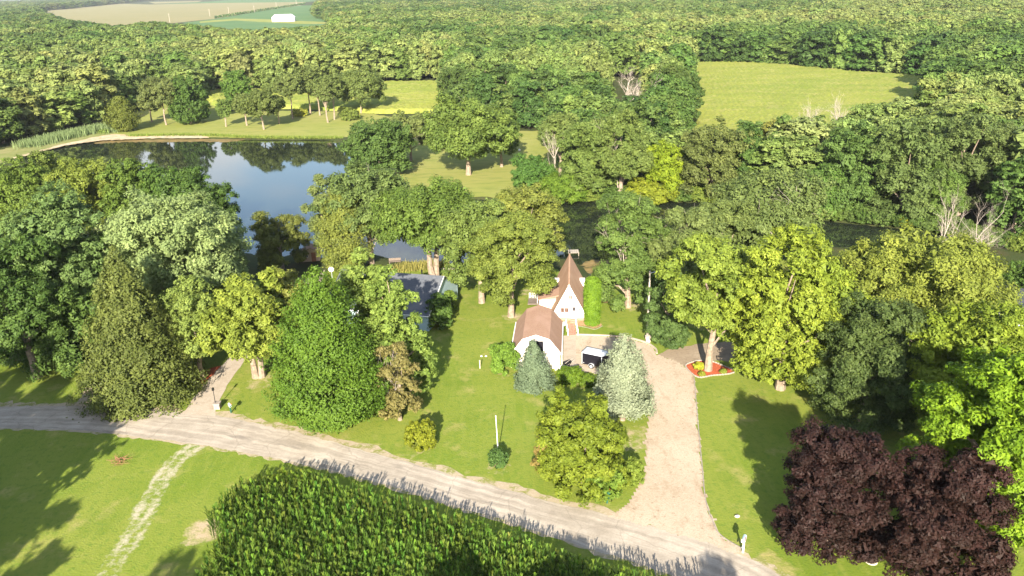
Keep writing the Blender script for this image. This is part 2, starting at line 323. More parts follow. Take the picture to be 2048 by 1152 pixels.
def spline(pts, n=8, closed=False):
    P = [Vector(p[:2]) for p in pts]; out = []; m = len(P)
    for i in range(m if closed else m - 1):
        g = (lambda k: P[k % m]) if closed else (lambda k: P[min(max(k, 0), m - 1)])
        p0, p1, p2, p3 = g(i - 1), g(i), g(i + 1), g(i + 2)
        for j in range(n):
            t = j / n
            out.append(0.5 * ((2 * p1) + (p2 - p0) * t + (2 * p0 - 5 * p1 + 4 * p2 - p3) * t * t + (3 * p1 - p0 - 3 * p2 + p3) * t ** 3))
    if not closed: out.append(P[-1])
    return [(v.x, v.y) for v in out]
def sheet(name, pts, z, mat, step=0.8, jit=0.12, seed=1):
    pts = ragged(pts, step, jit, seed)
    tri = geometry.tessellate_polygon([[Vector((x, y, 0)) for x, y in pts]])
    me = bpy.data.meshes.new(name); me.from_pydata([(x, y, z) for x, y in pts], [], [tuple(t) for t in tri]); me.update()
    me.flip_normals() if me.polygons and me.polygons[0].normal.z < 0 else None
    me.materials.append(mat)
    return structure(link(name, me))
def grid_sheet(name, xs, ys, zf, mat, keep=None, attrs=None, kind=True):
    X, Y = np.meshgrid(xs, ys); Z = zf(X, Y) if callable(zf) else np.full(X.shape, zf)
    nx, ny = len(xs), len(ys); V = np.stack([X, Y, Z], -1).reshape(-1, 3)
    i = np.arange(nx * ny).reshape(ny, nx); F = np.stack([i[:-1, :-1], i[:-1, 1:], i[1:, 1:], i[1:, :-1]], -1).reshape(-1, 4)
    if keep is not None:
        c = V[F].mean(1); F = F[keep(c[:, 0], c[:, 1])]
        used = np.unique(F); remap = np.full(len(V), -1); remap[used] = np.arange(len(used)); V = V[used]; F = remap[F]
    at = {k: ('POINT', f(V[:, 0], V[:, 1])) for k, f in (attrs or {}).items()}
    o = link(name, np_mesh(name, V, F, mat, at))
    return structure(o) if kind else o

# ------------------------------------------------------------------ ground, pond, fields
WZ = -0.45
POND = spline(poly([(40, 318), (100, 300), (160, 287), (240, 279), (330, 278), (420, 277), (560, 279), (665, 280), (700, 298), (712, 325), (705, 350), (715, 368), (745, 378), (800, 386), (900, 394), (1000, 399), (1130, 402),
     (1250, 402), (1400, 404), (1500, 415), (1600, 433), (1700, 445), (1800, 455), (1900, 470), (1960, 492), (1900, 510), (1750, 498), (1600, 500), (1450, 505), (1330, 512), (1262, 530), (1215, 556), (1168, 548), (1140, 522),
     (1100, 520), (1000, 525), (900, 532), (800, 526), (740, 512), (680, 516), (640, 520), (615, 505), (560, 520), (500, 512), (460, 500), (420, 470), (350, 430), (250, 385), (120, 350)], WZ), 4, True)
def pond_depth(x, y):
    d = dist_line(x, y, POND, True); return np.where(in_poly(x, y, POND), -1.7 * smooth(d / 3.2), 0.0)
xs = np.unique(np.concatenate([np.array([-40000, -20000, -7000, -4000, -2500, -1500, -900, -500, -330]), np.arange(-260, 300, 2.2), np.array([360, 520, 900, 1500, 2500, 4000, 7000, 20000, 40000])]))
ys = np.unique(np.concatenate([np.array([-400, -150, -40, 20, 60, 90]), np.arange(110, 330, 1.6), np.array([360, 420, 520, 700, 1000, 1500, 2500, 4000, 7000, 14000, 40000])]))
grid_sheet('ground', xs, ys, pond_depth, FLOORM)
pm = MB(); px_ = [p[0] for p in POND]; py_ = [p[1] for p in POND]
pm.add([(min(px_) - 3, min(py_) - 3, WZ), (max(px_) + 3, min(py_) - 3, WZ), (max(px_) + 3, max(py_) + 3, WZ), (min(px_) - 3, max(py_) + 3, WZ)], [(0, 1, 2, 3)])
structure(pm.build('pond_water', WATER))

ROAD_FAR = [(-500, 800), (-250, 808), (0, 813), (147, 812), (250, 815), (355, 824), (431, 832), (489, 842), (600, 866), (700, 892), (800, 921), (900, 949), (1000, 974), (1100, 1003), (1200, 1026), (1300, 1052), (1400, 1080), (1470, 1106), (1530, 1135), (1600, 1175), (1800, 1290)]
ROAD_NEAR = [(-560, 852), (-280, 856), (0, 857), (120, 860), (215, 866), (330, 880), (444, 897), (560, 920), (672, 945), (797, 978), (932, 1018), (1084, 1067), (1190, 1102), (1280, 1130), (1344, 1152), (1420, 1183), (1500, 1220), (1600, 1270), (1740, 1350)]
RF = spline(poly(ROAD_FAR), 6); RN = spline(poly(ROAD_NEAR), 6)
def resample(P, n):
    P = np.array(P); d = np.r_[0, np.cumsum(np.hypot(*np.diff(P, axis=0).T))]; t = np.linspace(0, d[-1], n)
    return np.stack([np.interp(t, d, P[:, 0]), np.interp(t, d, P[:, 1])], -1), t
NR = 420
A_, al_ = resample(RF, NR); B_, _ = resample(RN, NR)
rs = np.random.RandomState(5)
def wob(n, a, s):
    k = rs.randn(n // s + 2); return a * np.interp(np.arange(n), np.arange(len(k)) * s, k)
A_ = A_ + np.stack([np.zeros(NR), wob(NR, .10, 2) + wob(NR, .12, 9)], -1); B_ = B_ + np.stack([np.zeros(NR), wob(NR, .07, 2) + wob(NR, .08, 9)], -1)
ac = np.linspace(0, 1, 9); V = (A_[:, None] * (1 - ac[None, :, None]) + B_[:, None] * ac[None, :, None]); V = np.concatenate([V, np.full(V.shape[:2] + (1,), .034)], -1)
i = np.arange(NR * 9).reshape(NR, 9); F = np.stack([i[:-1, :-1], i[1:, :-1], i[1:, 1:], i[:-1, 1:]], -1).reshape(-1, 4)[:, ::-1]
structure(link('road', np_mesh('road', V.reshape(-1, 3), F, ROADM, {'across': ('POINT', np.tile(ac, NR)), 'along': ('POINT', np.repeat(al_, 9))})))
shl = [(p[0], p[1] + 1.0 + .3 * math.sin(i * .7)) for i, p in enumerate(RF)] + [(p[0], p[1] - 0.35) for p in RN[::-1]]
sheet('road_shoulder', shl, 0.028, SHOULDER, 0.6, 0.20, 3)

DRIVE = [(1127, 672), (1152, 671), (1209, 673), (1235, 675), (1264, 679), (1294, 688), (1311, 700), (1315, 709), (1345, 720), (1371, 734), (1388, 752), (1394, 824), (1399, 880), (1405, 940), (1411, 1000), (1424, 1040), (1440, 1070), (1482, 1098), (1470, 1108),
         (1400, 1082), (1300, 1054), (1215, 1032), (1232, 1024), (1250, 1012), (1270, 990), (1286, 955), (1291, 900), (1294, 859), (1300, 800), (1290, 762), (1230, 752), (1190, 748), (1160, 742), (1126, 738)]
DRV = poly(DRIVE)
dr_right = spline(poly([(1388, 752), (1394, 824), (1399, 880), (1405, 940), (1411, 1000), (1424, 1040), (1440, 1070), (1482, 1098)]), 8)
dr_left = spline(poly([(1300, 800), (1294, 859), (1291, 900), (1286, 955), (1270, 990), (1250, 1012), (1215, 1032)]), 8)
rag = ragged([p[:2] for p in DRV], 0.7, 0.11, 9)
bx0, bx1 = min(p[0] for p in rag), max(p[0] for p in rag); by0, by1 = min(p[1] for p in rag), max(p[1] for p in rag)
def stain(x, y):
    e = np.minimum(dist_line(x, y, dr_right), dist_line(x, y, dr_left)); st = 0.46 * np.exp(-(e / 0.8) ** 2)
    hub = G(1300, 745); st += 0.34 * np.exp(-(((x - hub.x) / 5) ** 2 + ((y - hub.y) / 5) ** 2))
    return st
grid_sheet('gravel_driveway', np.arange(bx0, bx1 + .3, .3), np.arange(by0, by1 + .3, .3), 0.042, GRAVEL, keep=lambda x, y: in_poly(x, y, rag), attrs={'stain': stain})
sheet('concrete_apron', [p[:2] for p in poly([(1127, 672), (1151, 671), (1153, 741), (1126, 739)])], 0.050, CONCRETE, 2, 0.0, 4)
sheet('side_track', [p[:2] for p in poly([(1313, 709), (1335, 700), (1380, 690), (1450, 684), (1560, 690), (1640, 700), (1640, 740), (1560, 735), (1480, 728), (1424, 721), (1388, 722), (1371, 733), (1345, 720)])], 0.030, SIDEROAD, 1, 0.15, 5)
sheet('neighbour_driveway', [p[:2] for p in poly([(364, 828), (400, 780), (440, 735), (480, 690), (520, 640), (570, 600), (610, 560), (650, 540), (640, 590), (560, 650), (505, 705), (468, 750), (432, 812), (431, 834)])], 0.040, CONCRETE, 1, 0.07, 6)
sheet('track_mouth', [p[:2] for p in poly([(147, 815), (160, 795), (180, 768), (200, 772), (222, 790), (240, 816), (200, 822)])], 0.031, GRAVEL, 0.6, 0.2, 7)

TRACK = spline(poly([(405, 884), (350, 925), (300, 1000), (265, 1075), (225, 1130), (190, 1200)]), 6)
def a_dirt(x, y):
    d = 0.66 * np.exp(-(np.hypot(x - G(410, 1062).x, (y - G(410, 1062).y) * .9) / 2.3) ** 4)
    d = np.maximum(d, .6 * np.exp(-(dist_line(x, y, [G(375, 1085)[:2], G(430, 1050)[:2]]) / 1.1) ** 2))
    for (cx, cy, r, a) in ((841, 902, 2.6, .33), (996, 934, 2.2, .36), (1068, 772, 2.6, .3), (1256, 612, 3.0, .38), (1030, 633, 2.6, .42), (520, 762, 3.2, .36), (1660, 800, 3.5, .30), (1400, 655, 2, .3), (415, 765, 2.5, .4), (1150, 770, 2.3, .34), (1007, 752, 2.2, .3), (1215, 990, 2, .3), (1285, 880, 4.5, .36), (1060, 585, 2.5, .4), (1700, 850, 4, .34)):
        c = G(cx, cy); d = np.maximum(d, a * 1.35 * np.exp(-(np.hypot(x - c.x, y - c.y) / r) ** 4))
    return d
def a_dry(x, y):
    d = 0.16 * vnoise(x, y, 9, 3) + .10 * vnoise(x, y, 3.3, 8)
    d += 0.30 * np.exp(-(dist_line(x, y, RF) / 2.2) ** 2) + 0.12 * np.exp(-(dist_line(x, y, TRACK) / 4) ** 2)
    for (cx, cy, r) in ((950, 830, 6), (1440, 850, 4), (1450, 940, 4), (1190, 1000, 5), (700, 880, 4), (1560, 1100, 4), (420, 1000, 3)):
        c = G(cx, cy); d += .14 * np.exp(-(np.hypot(x - c.x, y - c.y) / r) ** 2)
    return d
def a_stones(x, y):
    e = dist_line(x, y, TRACK); c = np.array(TRACK)
    return 0.44 * np.exp(-((e - .75) / .7) ** 2) * (0.55 + 0.6 * vnoise(x, y, 2.2, 5)) + .17 * np.exp(-(e / 1.3) ** 2) + 0.10 * np.exp(-(e / 2.2) ** 2)
lawn_edge = ragged([(p[0], p[1]) for p in [G(-500, 640), G(120, 640), G(330, 590), G(460, 560), G(560, 560), G(640, 545), G(740, 530), G(860, 540), G(960, 540), G(1100, 535), G(1165, 562), G(1215, 572), G(1290, 540), G(1450, 520), G(1600, 520), G(1900, 530), G(2500, 560)]] + [(120, 20), (-140, 20)], 1.5, .3, 3)
grid_sheet('lawn', np.arange(-120, 115, .62), np.arange(34, 142, .62), 0.02, LAWN, keep=lambda x, y: in_poly(x, y, lawn_edge), attrs={'dirt': a_dirt, 'dry': a_dry, 'stones': a_stones})
sheet('far_lawn', [p[:2] for p in poly([(225, 268), (262, 250), (300, 225), (330, 200), (410, 196), (440, 222), (600, 222), (720, 224), (790, 235), (760, 262), (715, 273), (664, 277), (560, 277), (420, 275), (330, 275), (240, 276)])], 0.03, FARLAWN, 1.5, .3, 11)
sheet('peninsula_lawn', [p[:2] for p in poly([(725, 345), (735, 310), (800, 290), (900, 270), (1000, 262), (1120, 262), (1130, 320), (1110, 370), (1080, 394), (1000, 396), (900, 390), (800, 382), (740, 368)])], 0.03, FARLAWN, 1.5, .3, 12)
sheet('dam', [p[:2] for p in poly([(-200, 345), (0, 300), (100, 275), (180, 258), (235, 246), (262, 252), (230, 272), (150, 285), (100, 296), (40, 314), (-60, 345)])], 0.025, DAMGRASS, 1.5, .35, 13)
sheet('pond_beach', [p[:2] for p in poly([(0, 322), (60, 306), (120, 290), (180, 276), (225, 268), (300, 271), (400, 270), (420, 276), (300, 277), (200, 281), (130, 291), (60, 310)])], 0.034, SANDM, 1.0, .35, 14)
sheet('algae_mat', [p[:2] for p in poly([(190, 283), (240, 277), (330, 276), (400, 275), (440, 276), (490, 280), (450, 285), (400, 283), (330, 285), (250, 284), (190, 288)], WZ)], WZ + .02, ALGAE, 0.9, .5, 15)
sheet('shallow_weed', [p[:2] for p in poly([(1160, 528), (1190, 518), (1215, 522), (1225, 540), (1212, 556), (1180, 552), (1163, 542)], WZ)], WZ + .02, ALGAE, 0.7, .3, 17)
sheet('stubble_field', [p[:2] for p in poly([(30, 22), (200, 6), (300, 9), (430, 6), (612, 4), (600, 11), (520, 22), (430, 38), (330, 48), (230, 52), (120, 44)])], 0.05, WHEAT, 60, 2, 19)
sheet('upper_stubble_strip', [p[:2] for p in poly([(297, 4), (405, 1.5), (395, 4.2), (310, 7.5)])], 0.06, WHEAT, 60, 2, 19)
sheet('soybean_field', [p[:2] for p in poly([(310, 8.5), (395, 4.6), (470, -1), (600, -3), (640, 2), (612, 4), (430, 6)])], 0.055, SOY, 60, 2, 20)
sheet('barnside_field', [p[:2] for p in poly([(430, 38), (520, 22), (600, 11), (650, 10), (720, 40), (660, 58), (520, 62), (400, 54), (360, 46)])], 0.057, SOY, 60, 2, 21)
sheet('farm_verge', [p[:2] for p in poly([(400, 43), (470, 37), (545, 39), (600, 42), (655, 44), (655, 48), (600, 48), (545, 45), (470, 41), (400, 46)])], 0.07, FARLAWN, 20, 1, 22)
sheet('red_soil_patch', [p[:2] for p in poly([(10, 712), (40, 698), (75, 695), (60, 708), (30, 722)])], 0.034, BARESOIL, 0.8, .25, 23)
sheet('mulch_verge', [p[:2] for p in poly([(385, 760), (410, 742), (440, 732), (428, 752), (405, 768)])], 0.036, MULCH, 0.6, .15, 24)
sheet('house_bed', [p[:2] for p in poly([(1100, 652), (1106, 642), (1170, 642), (1203, 646), (1203, 653), (1186, 658), (1170, 652), (1150, 650)])], 0.036, BARESOIL, 0.6, .08, 25)
sheet('pond_side_soil', [p[:2] for p in poly([(1198, 580), (1222, 578), (1226, 598), (1212, 606), (1198, 604)])], 0.037, BARESOIL, 0.6, .2, 26)

# ------------------------------------------------------------------ foliage builders
def leaves(C, N, S, rng, wid=0.45):
    n = len(C); N = N / (np.linalg.norm(N, axis=1, keepdims=True) + 1e-9)
    a = rng.randn(n, 3); T = np.cross(N, a); T /= np.linalg.norm(T, axis=1, keepdims=True) + 1e-9; B = np.cross(N, T)
    S = S[:, None]; dn = N * S * 0.12
    V = np.stack([C - T * S * .85 + B * S * .5, C - T * S * .6 - B * S * .62 + dn, C + T * S * 1.05], 1).reshape(-1, 3)
    return V, np.arange(3 * n).reshape(n, 3)
def sph(rng, n):
    d = rng.randn(n, 3); return d / (np.linalg.norm(d, axis=1, keepdims=True) + 1e-9)
def crown_mesh(kind, Rr, h, z0, ls, seed, mat=None, cover=1.5, cap=26000, fill=.16, nrand=.42):
    """crown of radius Rr from height z0 to h, trunk axis at the origin; ls = half length of a leaf spray; returns mesh and limb ends"""
    rng = np.random.RandomState(seed); mat = mat or LEAF
    hc = h - z0; limbs = []
    area = 2 * math.pi * Rr * (Rr + hc) * 0.55 + 1
    N0 = max(120, 1.45 * cover * area / (0.9 * ls * ls)); N = int(min(cap * 1.3, N0)); ls *= math.sqrt(N0 / N) ** .9 if N0 > N else 1
    if kind in ('spruce', 'cedar', 'larch', 'column', 'bluespruce', 'pyramid'):
        nl = max(7, int(hc / (0.8 if kind != 'larch' else 1.1)))
        C = []; NN = []; T = []
        per = N
        u = 1 - np.sqrt(rng.rand(per)) if kind != 'column' else rng.rand(per)
        if kind == 'cedar': u = 1 - rng.rand(per) ** 0.62
        if kind == 'larch': u = 1 - rng.rand(per) ** 0.6
        lev = np.clip((u * nl).astype(int), 0, nl - 1); nb = {'spruce': 11, 'cedar': 9, 'larch': 9, 'column': 14, 'bluespruce': 9, 'pyramid': 15}[kind]
        br = rng.randint(0, nb, per); key = lev * 41 + br
        off = np.random.RandomState(seed + 1).rand(nl * 41 + 60)
        ang = 2 * math.pi * (br / nb + off[key] * 0.11 + lev * 0.37) + rng.randn(per) * {'spruce': .13, 'cedar': .2, 'larch': .17, 'column': .25, 'bluespruce': .16, 'pyramid': .14}[kind]
        ul = (lev + .5) / nl
        prof = {'pyramid': lambda t: (1 - t) ** .66 * np.minimum(1, .72 + t * 1.9), 'bluespruce': lambda t: (1 - t) ** .62 * np.minimum(1, .72 + t * 1.6), 'spruce': lambda t: (1 - t) ** 0.76 * (0.82 + .18 * np.minimum(1, t * 6)), 'cedar': lambda t: np.sqrt(np.clip(1 - t, 0, 1)) * np.minimum(1, .55 + t * 2),
                'larch': lambda t: np.clip(1 - t, 0, 1) ** .45 * np.minimum(1, .6 + t * 2.2), 'column': lambda t: np.where(t < .9, 1.0, np.sqrt(np.clip((1 - t) / .1, 0, 1))) * (0.9 + .1 * np.sin(t * 3))}[kind]
        vary = 0.72 + 0.5 * off[(key + 17) % len(off)] if kind not in ('column', 'pyramid') else (0.95 + .08 * off[(key + 17) % len(off)] if kind == 'column' else .76 + .38 * off[(key + 17) % len(off)])
        rad = Rr * prof(ul) * vary; f = rng.rand(per) ** (0.42 if kind != 'column' else .12)
        r = rad * f
        droop = {'spruce': .30, 'cedar': -.35, 'larch': .12, 'column': -.3, 'bluespruce': .1, 'pyramid': -.3}[kind]
        z = z0 + hc * (ul + (rng.rand(per) - .5) / nl * .9) - droop * r * f + rng.randn(per) * .12
        thick = (0.10 + .22 * (1 - f)) * np.minimum(rad, 2.5)
        Cc = np.stack([np.cos(ang) * r, np.sin(ang) * r, z], 1) + rng.randn(per, 3) * (thick[:, None] * .55)
        Cc[:, 2] = np.minimum(Cc[:, 2], h)
        out = np.stack([np.cos(ang), np.sin(ang), np.full(per, .75 if kind != 'column' else .25)], 1)
        Nn = out + rng.randn(per, 3) * .55
        tint = np.clip(.28 + .5 * off[(key + 5) % len(off)] + rng.randn(per) * .14, 0, 1)
        S = ls * (0.7 + .6 * rng.rand(per))
        for k in range(5): limbs.append((0, 0, z0 + hc * (k + 1) / 6))
    else:
        fl = {'round': 1.0, 'oak': 0.85, 'egg': 1.1, 'loose': 0.9, 'shrub': 1.0, 'flat': .7}[kind]
        zc = z0 + hc * (0.46 if kind != 'egg' else .42); rz = hc * .5
        K = {'round': 20, 'oak': 20, 'egg': 40, 'loose': 18, 'shrub': 16, 'flat': 18}[kind]
        if Rr > 6.5 and kind != 'egg': K = int(K * 1.5)
        lr0 = {'round': .40, 'oak': .36, 'egg': .27, 'loose': .34, 'shrub': .42, 'flat': .36}[kind]
        if Rr > 6.5 and kind != 'egg': lr0 *= .84
        g = math.pi * (3 - math.sqrt(5)); Ld = []
        for k in range(K):
            zz = 1 - 1.86 * (k + .5) / K; q = max(0, 1 - zz * zz) ** .36; a = g * k + rng.rand() * .9
            Ld.append((q * math.cos(a), q * math.sin(a), zz))
        Ld = np.array(Ld) + rng.randn(K, 3) * .09
        lr = lr0 * Rr * (0.72 + .55 * rng.rand(K))
        rr = (0.80 + .34 * rng.rand(K)) if kind in ('oak', 'loose', 'flat') else (0.9 + .16 * rng.rand(K))
        shell = np.stack([np.full(K, Rr), np.full(K, Rr), np.full(K, rz)], 1) - lr[:, None] * np.array([.92, .92, .85])
        LC = Ld * np.maximum(shell, .2 * Rr) * rr[:, None]
        if kind == 'egg':                            # narrower towards the top
            tt = np.clip(LC[:, 2] / rz, -1, 1); s = np.where(tt > 0, np.sqrt(np.clip(1 - tt * .55, .2, 1)), 1.0); LC[:, :2] *= s[:, None]
        LC[:, 2] = LC[:, 2] + zc
        sk = 8 if z0 < .12 * h else 0
        if sk:
            sa = np.arange(sk) * 2 * math.pi / sk + rng.rand(sk) * .6; sr = Rr * (.62 + .14 * rng.rand(sk)); LC = np.vstack([LC, np.stack([np.cos(sa) * sr, np.sin(sa) * sr, z0 + hc * (.10 + .10 * rng.rand(sk))], 1)]); lr = np.r_[lr, np.minimum(.27 * Rr, .16 * hc) * (.8 + .4 * rng.rand(sk))]
        core = max(3, K // 4)
        LC = np.vstack([LC, np.stack([rng.randn(core) * Rr * .25, rng.randn(core) * Rr * .25, zc + rng.randn(core) * rz * .3], 1)]); lr = np.r_[lr, np.full(core, .42 * Rr)]
        K2 = len(LC)
        cr = max(ls * 1.7, Rr * {'round': .115, 'oak': .125, 'egg': .085, 'loose': .12, 'shrub': .13, 'flat': .13}[kind])
        npc = max(14, int(N / max(40, 5.2 * (area / (math.pi * cr * cr)) * .28)))
        nc = max(K2, N // npc)
        li = rng.choice(K2, nc, p=lr ** 2 / (lr ** 2).sum())
        d = sph(rng, nc); outw = LC[li] - np.array([0, 0, zc - rz * .35]); outw /= np.linalg.norm(outw, axis=1, keepdims=True) + 1e-9
        dot = (d * outw).sum(1); d = np.where((dot < -.15)[:, None], d - 2 * dot[:, None] * outw, d)
        q = 0.82 + .26 * rng.rand(nc)
        CC = LC[li] + d * (lr[li] * q)[:, None] * np.array([1, 1, .8 * fl])
        up = CC[:, 2] < z0 * .8 + .25; CC[up, 2] = z0 * .8 + .25 + rng.rand(up.sum()) * (.12 * hc)
        ctint = np.clip(.5 + rng.randn(nc) * .15 + (rng.rand(K2)[li] - .5) * .3, 0, 1)
        ci = rng.randint(0, nc, N); rp_ = sph(rng, N); crv = cr * (0.75 + .5 * rng.rand(nc))
        pos = rp_ * (rng.rand(N) ** .5)[:, None] * crv[ci][:, None] * np.array([1, 1, .72])
        Cc = CC[ci] + pos
        Cc[:, 2] = np.maximum(Cc[:, 2], .06)
        Nn = .65 * rp_ + .5 * d[ci] + np.array([0, 0, .45]) + rng.randn(N, 3) * nrand
        tint = np.clip(ctint[ci] + rng.randn(N) * .17, 0, 1); S = ls * (0.65 + .7 * rng.rand(N))
        nf = int(N * fill)                           # inner sprays, bigger, that close the crown
        fi = rng.choice(K2, nf, p=lr ** 2 / (lr ** 2).sum()); fp = LC[fi] + sph(rng, nf) * (lr[fi] * .62 * rng.rand(nf) ** .4)[:, None]; fp[:, 2] = np.maximum(fp[:, 2], .1)
        Cc = np.vstack([Cc, fp]); Nn = np.vstack([Nn, sph(rng, nf) + (fp - np.array([0, 0, zc])) / Rr]); tint = np.r_[tint, np.clip(.4 + rng.randn(nf) * .15, 0, 1)]; S = np.r_[S, ls * 2.0 * (.8 + .5 * rng.rand(nf))]
        o = np.argsort(-lr[:K] * (0.5 + rng.rand(K)))[:9]
        limbs = [tuple(LC[k]) for k in o]
    zt = np.percentile(Cc[:, 2], 99.6); zb = z0 * .8; Cc[:, 2] = np.where(Cc[:, 2] > zb, zb + (Cc[:, 2] - zb) * (h - zb) / (zt - zb), Cc[:, 2])
    Cc[:, :2] *= Rr / np.percentile(np.hypot(Cc[:, 0], Cc[:, 1]), 97)
    Vv, Ff = leaves(Cc, Nn, S, rng)
    return np_mesh('crown', Vv, Ff, mat, {'tint': ('FACE', tint)}, 3), limbs
def trunk_mesh(h, z0, r, limbs, seed, mat=BARK, kind='round', twin=False, low=False):
    rg = random.Random(seed); m = MB(); top = z0 + (h - z0) * (.45 if kind not in ('spruce', 'cedar', 'larch', 'column', 'bluespruce', 'pyramid') else .8)
    sides = 5 if low else 8
    for t in ((-1, 1) if twin else (0,)):
        pts = [Vector((t * r * .9, 0, -.15))]; lean = Vector((rg.uniform(-.06, .06) + t * .05, rg.uniform(-.06, .06), 0))
        for k in range(1, 5): pts.append(Vector((t * r * .9, 0, 0)) + lean * top * k / 4 + Vector((rg.gauss(0, .1), rg.gauss(0, .1), top * k / 4)) * 1.0)
        m.path(pts, [r * 1.35, r, r * .85, r * .6, r * (.35 if kind not in ('spruce', 'cedar', 'larch', 'column', 'bluespruce', 'pyramid') else .08)], sides)
    if kind not in ('spruce', 'cedar', 'larch', 'column', 'bluespruce', 'pyramid'):
        for L in limbs[:(4 if low else 6)]:
            L = Vector(L); s = Vector((lean.x * top * .7, lean.y * top * .7, min(L.z * .55 + .2, top * .75)))
            mid = s.lerp(L, .55) + Vector((rg.gauss(0, .3), rg.gauss(0, .3), .3)); m.path([s, mid, L], [r * .42, r * .25, r * .08], 5 if not low else 4)
    return m.mesh('trunk', mat)
def dead_mesh(h, Rr, seed, r=0.35, spread=.55, thick=1.0, depth=4):
    rg = random.Random(seed); m = MB()
    def grow(p, d, L, rad, lev):
        n = 3; pts = [p]; rads = [rad]
        for k in range(n):
            d = (d + Vector((rg.gauss(0, .13), rg.gauss(0, .13), .05))).normalized(); pts.append(pts[-1] + d * L / n); rads.append(rad * (1 - .5 * (k + 1) / n))
        m.path(pts, [x * thick for x in rads], 6 if lev == 0 else 4)
        if lev >= depth: return
        for k in range(rg.choice((3, 4)) if lev else 6):
            b = pts[rg.choice((1, 2, 3)) if lev else rg.choice((1, 2, 2, 3, 3))]; a = rg.uniform(0, 2 * math.pi); s = spread * rg.uniform(.6, 1.25)
            q = d.orthogonal().normalized(); q.rotate(Matrix.Rotation(a, 3, d)); nd = (d * (1 - s * .5) + q * s + Vector((0, 0, .12))).normalized()
            grow(b, nd, L * rg.uniform(.55, .78), rads[-1] * rg.uniform(.7, 1.0), lev + 1)
    grow(Vector((0, 0, -.1)), Vector((0, 0, 1)), h * .42, r, 0)
    sx = float(np.percentile([math.hypot(v[0], v[1]) for v in m.v], 96)); sz = max(v[2] for v in m.v)
    m.v = [(v[0] * Rr / sx, v[1] * Rr / sx, v[2] * h / sz) for v in m.v]
    return m.mesh('branches', DEADWOOD)

_o = 'first second third fourth fifth sixth seventh eighth ninth tenth eleventh twelfth thirteenth fourteenth fifteenth sixteenth seventeenth eighteenth nineteenth'.split()
ORD = _o + ['twentieth'] + ['twenty-' + q for q in _o[:9]] + ['thirtieth'] + ['thirty-' + q for q in _o[:9]] + ['fortieth'] + ['forty-' + q for q in _o[:9]]
TREES = []          # (x, y, radius) of what is planted, so that the wood keeps its distance
seed_no = [100]
def leaf_size(depth): return max(0.15, min(1.0, 1.5 * depth / FPX))
def plant(name, label, cat, cx, top, width, h=None, base=None, kind='round', col=(.09, .14, .03), z0=.18, cover=1.5, group=None, trunk=True, twin=False, tr=None, dead=0, cap=17000, ls=None):
    if base: P = G(*base); hh = max(.6, z_at(P, top) * .985)
    else: hh = h; P = G(cx, top, hh); P.z = 0
    depth = proj((P.x, P.y, hh * .5))[2]; Rr = width / 2 * depth / FPX
    if pond_depth(np.array([P.x]), np.array([P.y]))[0] < -.5: pass
    seed_no[0] += 7; s = seed_no[0]
    t = thing(name, label, cat, (P.x, P.y, 0), rnd.uniform(0, 6.28), group)
    me, limbs = crown_mesh(kind, Rr, hh, z0 * hh, ls or (leaf_size(depth) if cat not in ('bush', 'plant') or depth > 170 else .12), s, cover=cover, cap=cap)
    c = link('crown', me, t); c.color = leafc(col)
    if trunk: link('trunk', trunk_mesh(hh, z0 * hh, tr or max(.09, hh * .018 + Rr * .018), limbs, s, BARK, kind, twin), t)
    if dead:
        d = link('dead_branches', dead_mesh(hh * 1.02, Rr * .8, s + 3, r=.2, spread=.7, depth=3), t); d.location = (0, 0, 0)
    TREES.append((P.x, P.y, Rr))
    return t

BRIGHT = (.085, .185, .020); YG = (.170, .212, .030); MID = (.085, .135, .028); DARK = (.048, .092, .024); OLIVE = (.105, .130, .032); SILVER = (.145, .205, .090); BLUISH = (.062, .102, .048)
T = 'tree'
# --- roadside and yard
plant('maple_tree', 'big dense egg-shaped green maple beside the road, left of the flagpole', T, 665, 546, 236, base=(665, 842), kind='pyramid', col=(.062, .120, .017), z0=.03, cap=52000, cover=2.0)
plant('larch_tree', 'feathery light green tree standing before the grey roof, tallest of its pair', T, 735, 502, 150, base=(738, 760), kind='egg', col=(.125, .185, .045), z0=.03)
plant('larch_tree', 'feathery light green tree hanging over the corner of the blue house', T, 796, 530, 145, base=(800, 790), kind='egg', col=(.115, .178, .042), z0=.03)
plant('small_tree', 'thin brownish green tree with bare twigs right of the big maple', T, 808, 690, 95, base=(800, 840), kind='loose', col=(.145, .14, .058), z0=.08, cover=1.0, dead=1)
plant('birch_tree', 'yellow green drooping tree with two trunks beside the pale driveway', T, 490, 532, 200, base=(518, 755), kind='loose', col=(.142, .190, .036), z0=.16, twin=True, cover=1.6)
plant('small_tree', 'light olive round tree between the birch and the big maple', T, 575, 540, 105, h=13, kind='round', col=(.15, .175, .045))
plant('spruce_tree', 'large olive brown spruce by the road, widest conifer in view', T, 292, 508, 240, base=(288, 790), kind='spruce', col=(.078, .104, .030), z0=.02, cover=2.0, cap=40000)
plant('spruce_tree', 'lighter green conifer tucked against the left side of the olive spruce', T, 215, 560, 90, h=15, kind='spruce', col=(.13, .165, .04), z0=.05)
plant('silver_maple_tree', 'huge pale silvery green maple behind the olive spruce', T, 322, 390, 300, h=22, kind='round', col=SILVER, cover=1.5, cap=40000)
plant('walnut_tree', 'dark green tree overhanging the shaded lawn by the orange soil', T, 125, 545, 250, base=(140, 728), kind='oak', col=(.060, .108, .028), z0=.02, cap=36000)
plant('oak_tree', 'dark low crown over the shaded lawn at the left edge', T, 25, 570, 170, base=(25, 712), kind='oak', col=(.055, .10, .028), z0=.02)
plant('pine_tree', 'tall bluish green tree rising over the left group, pointed top', T, 95, 375, 220, h=24, kind='egg', col=(.080, .135, .048), cap=30000)
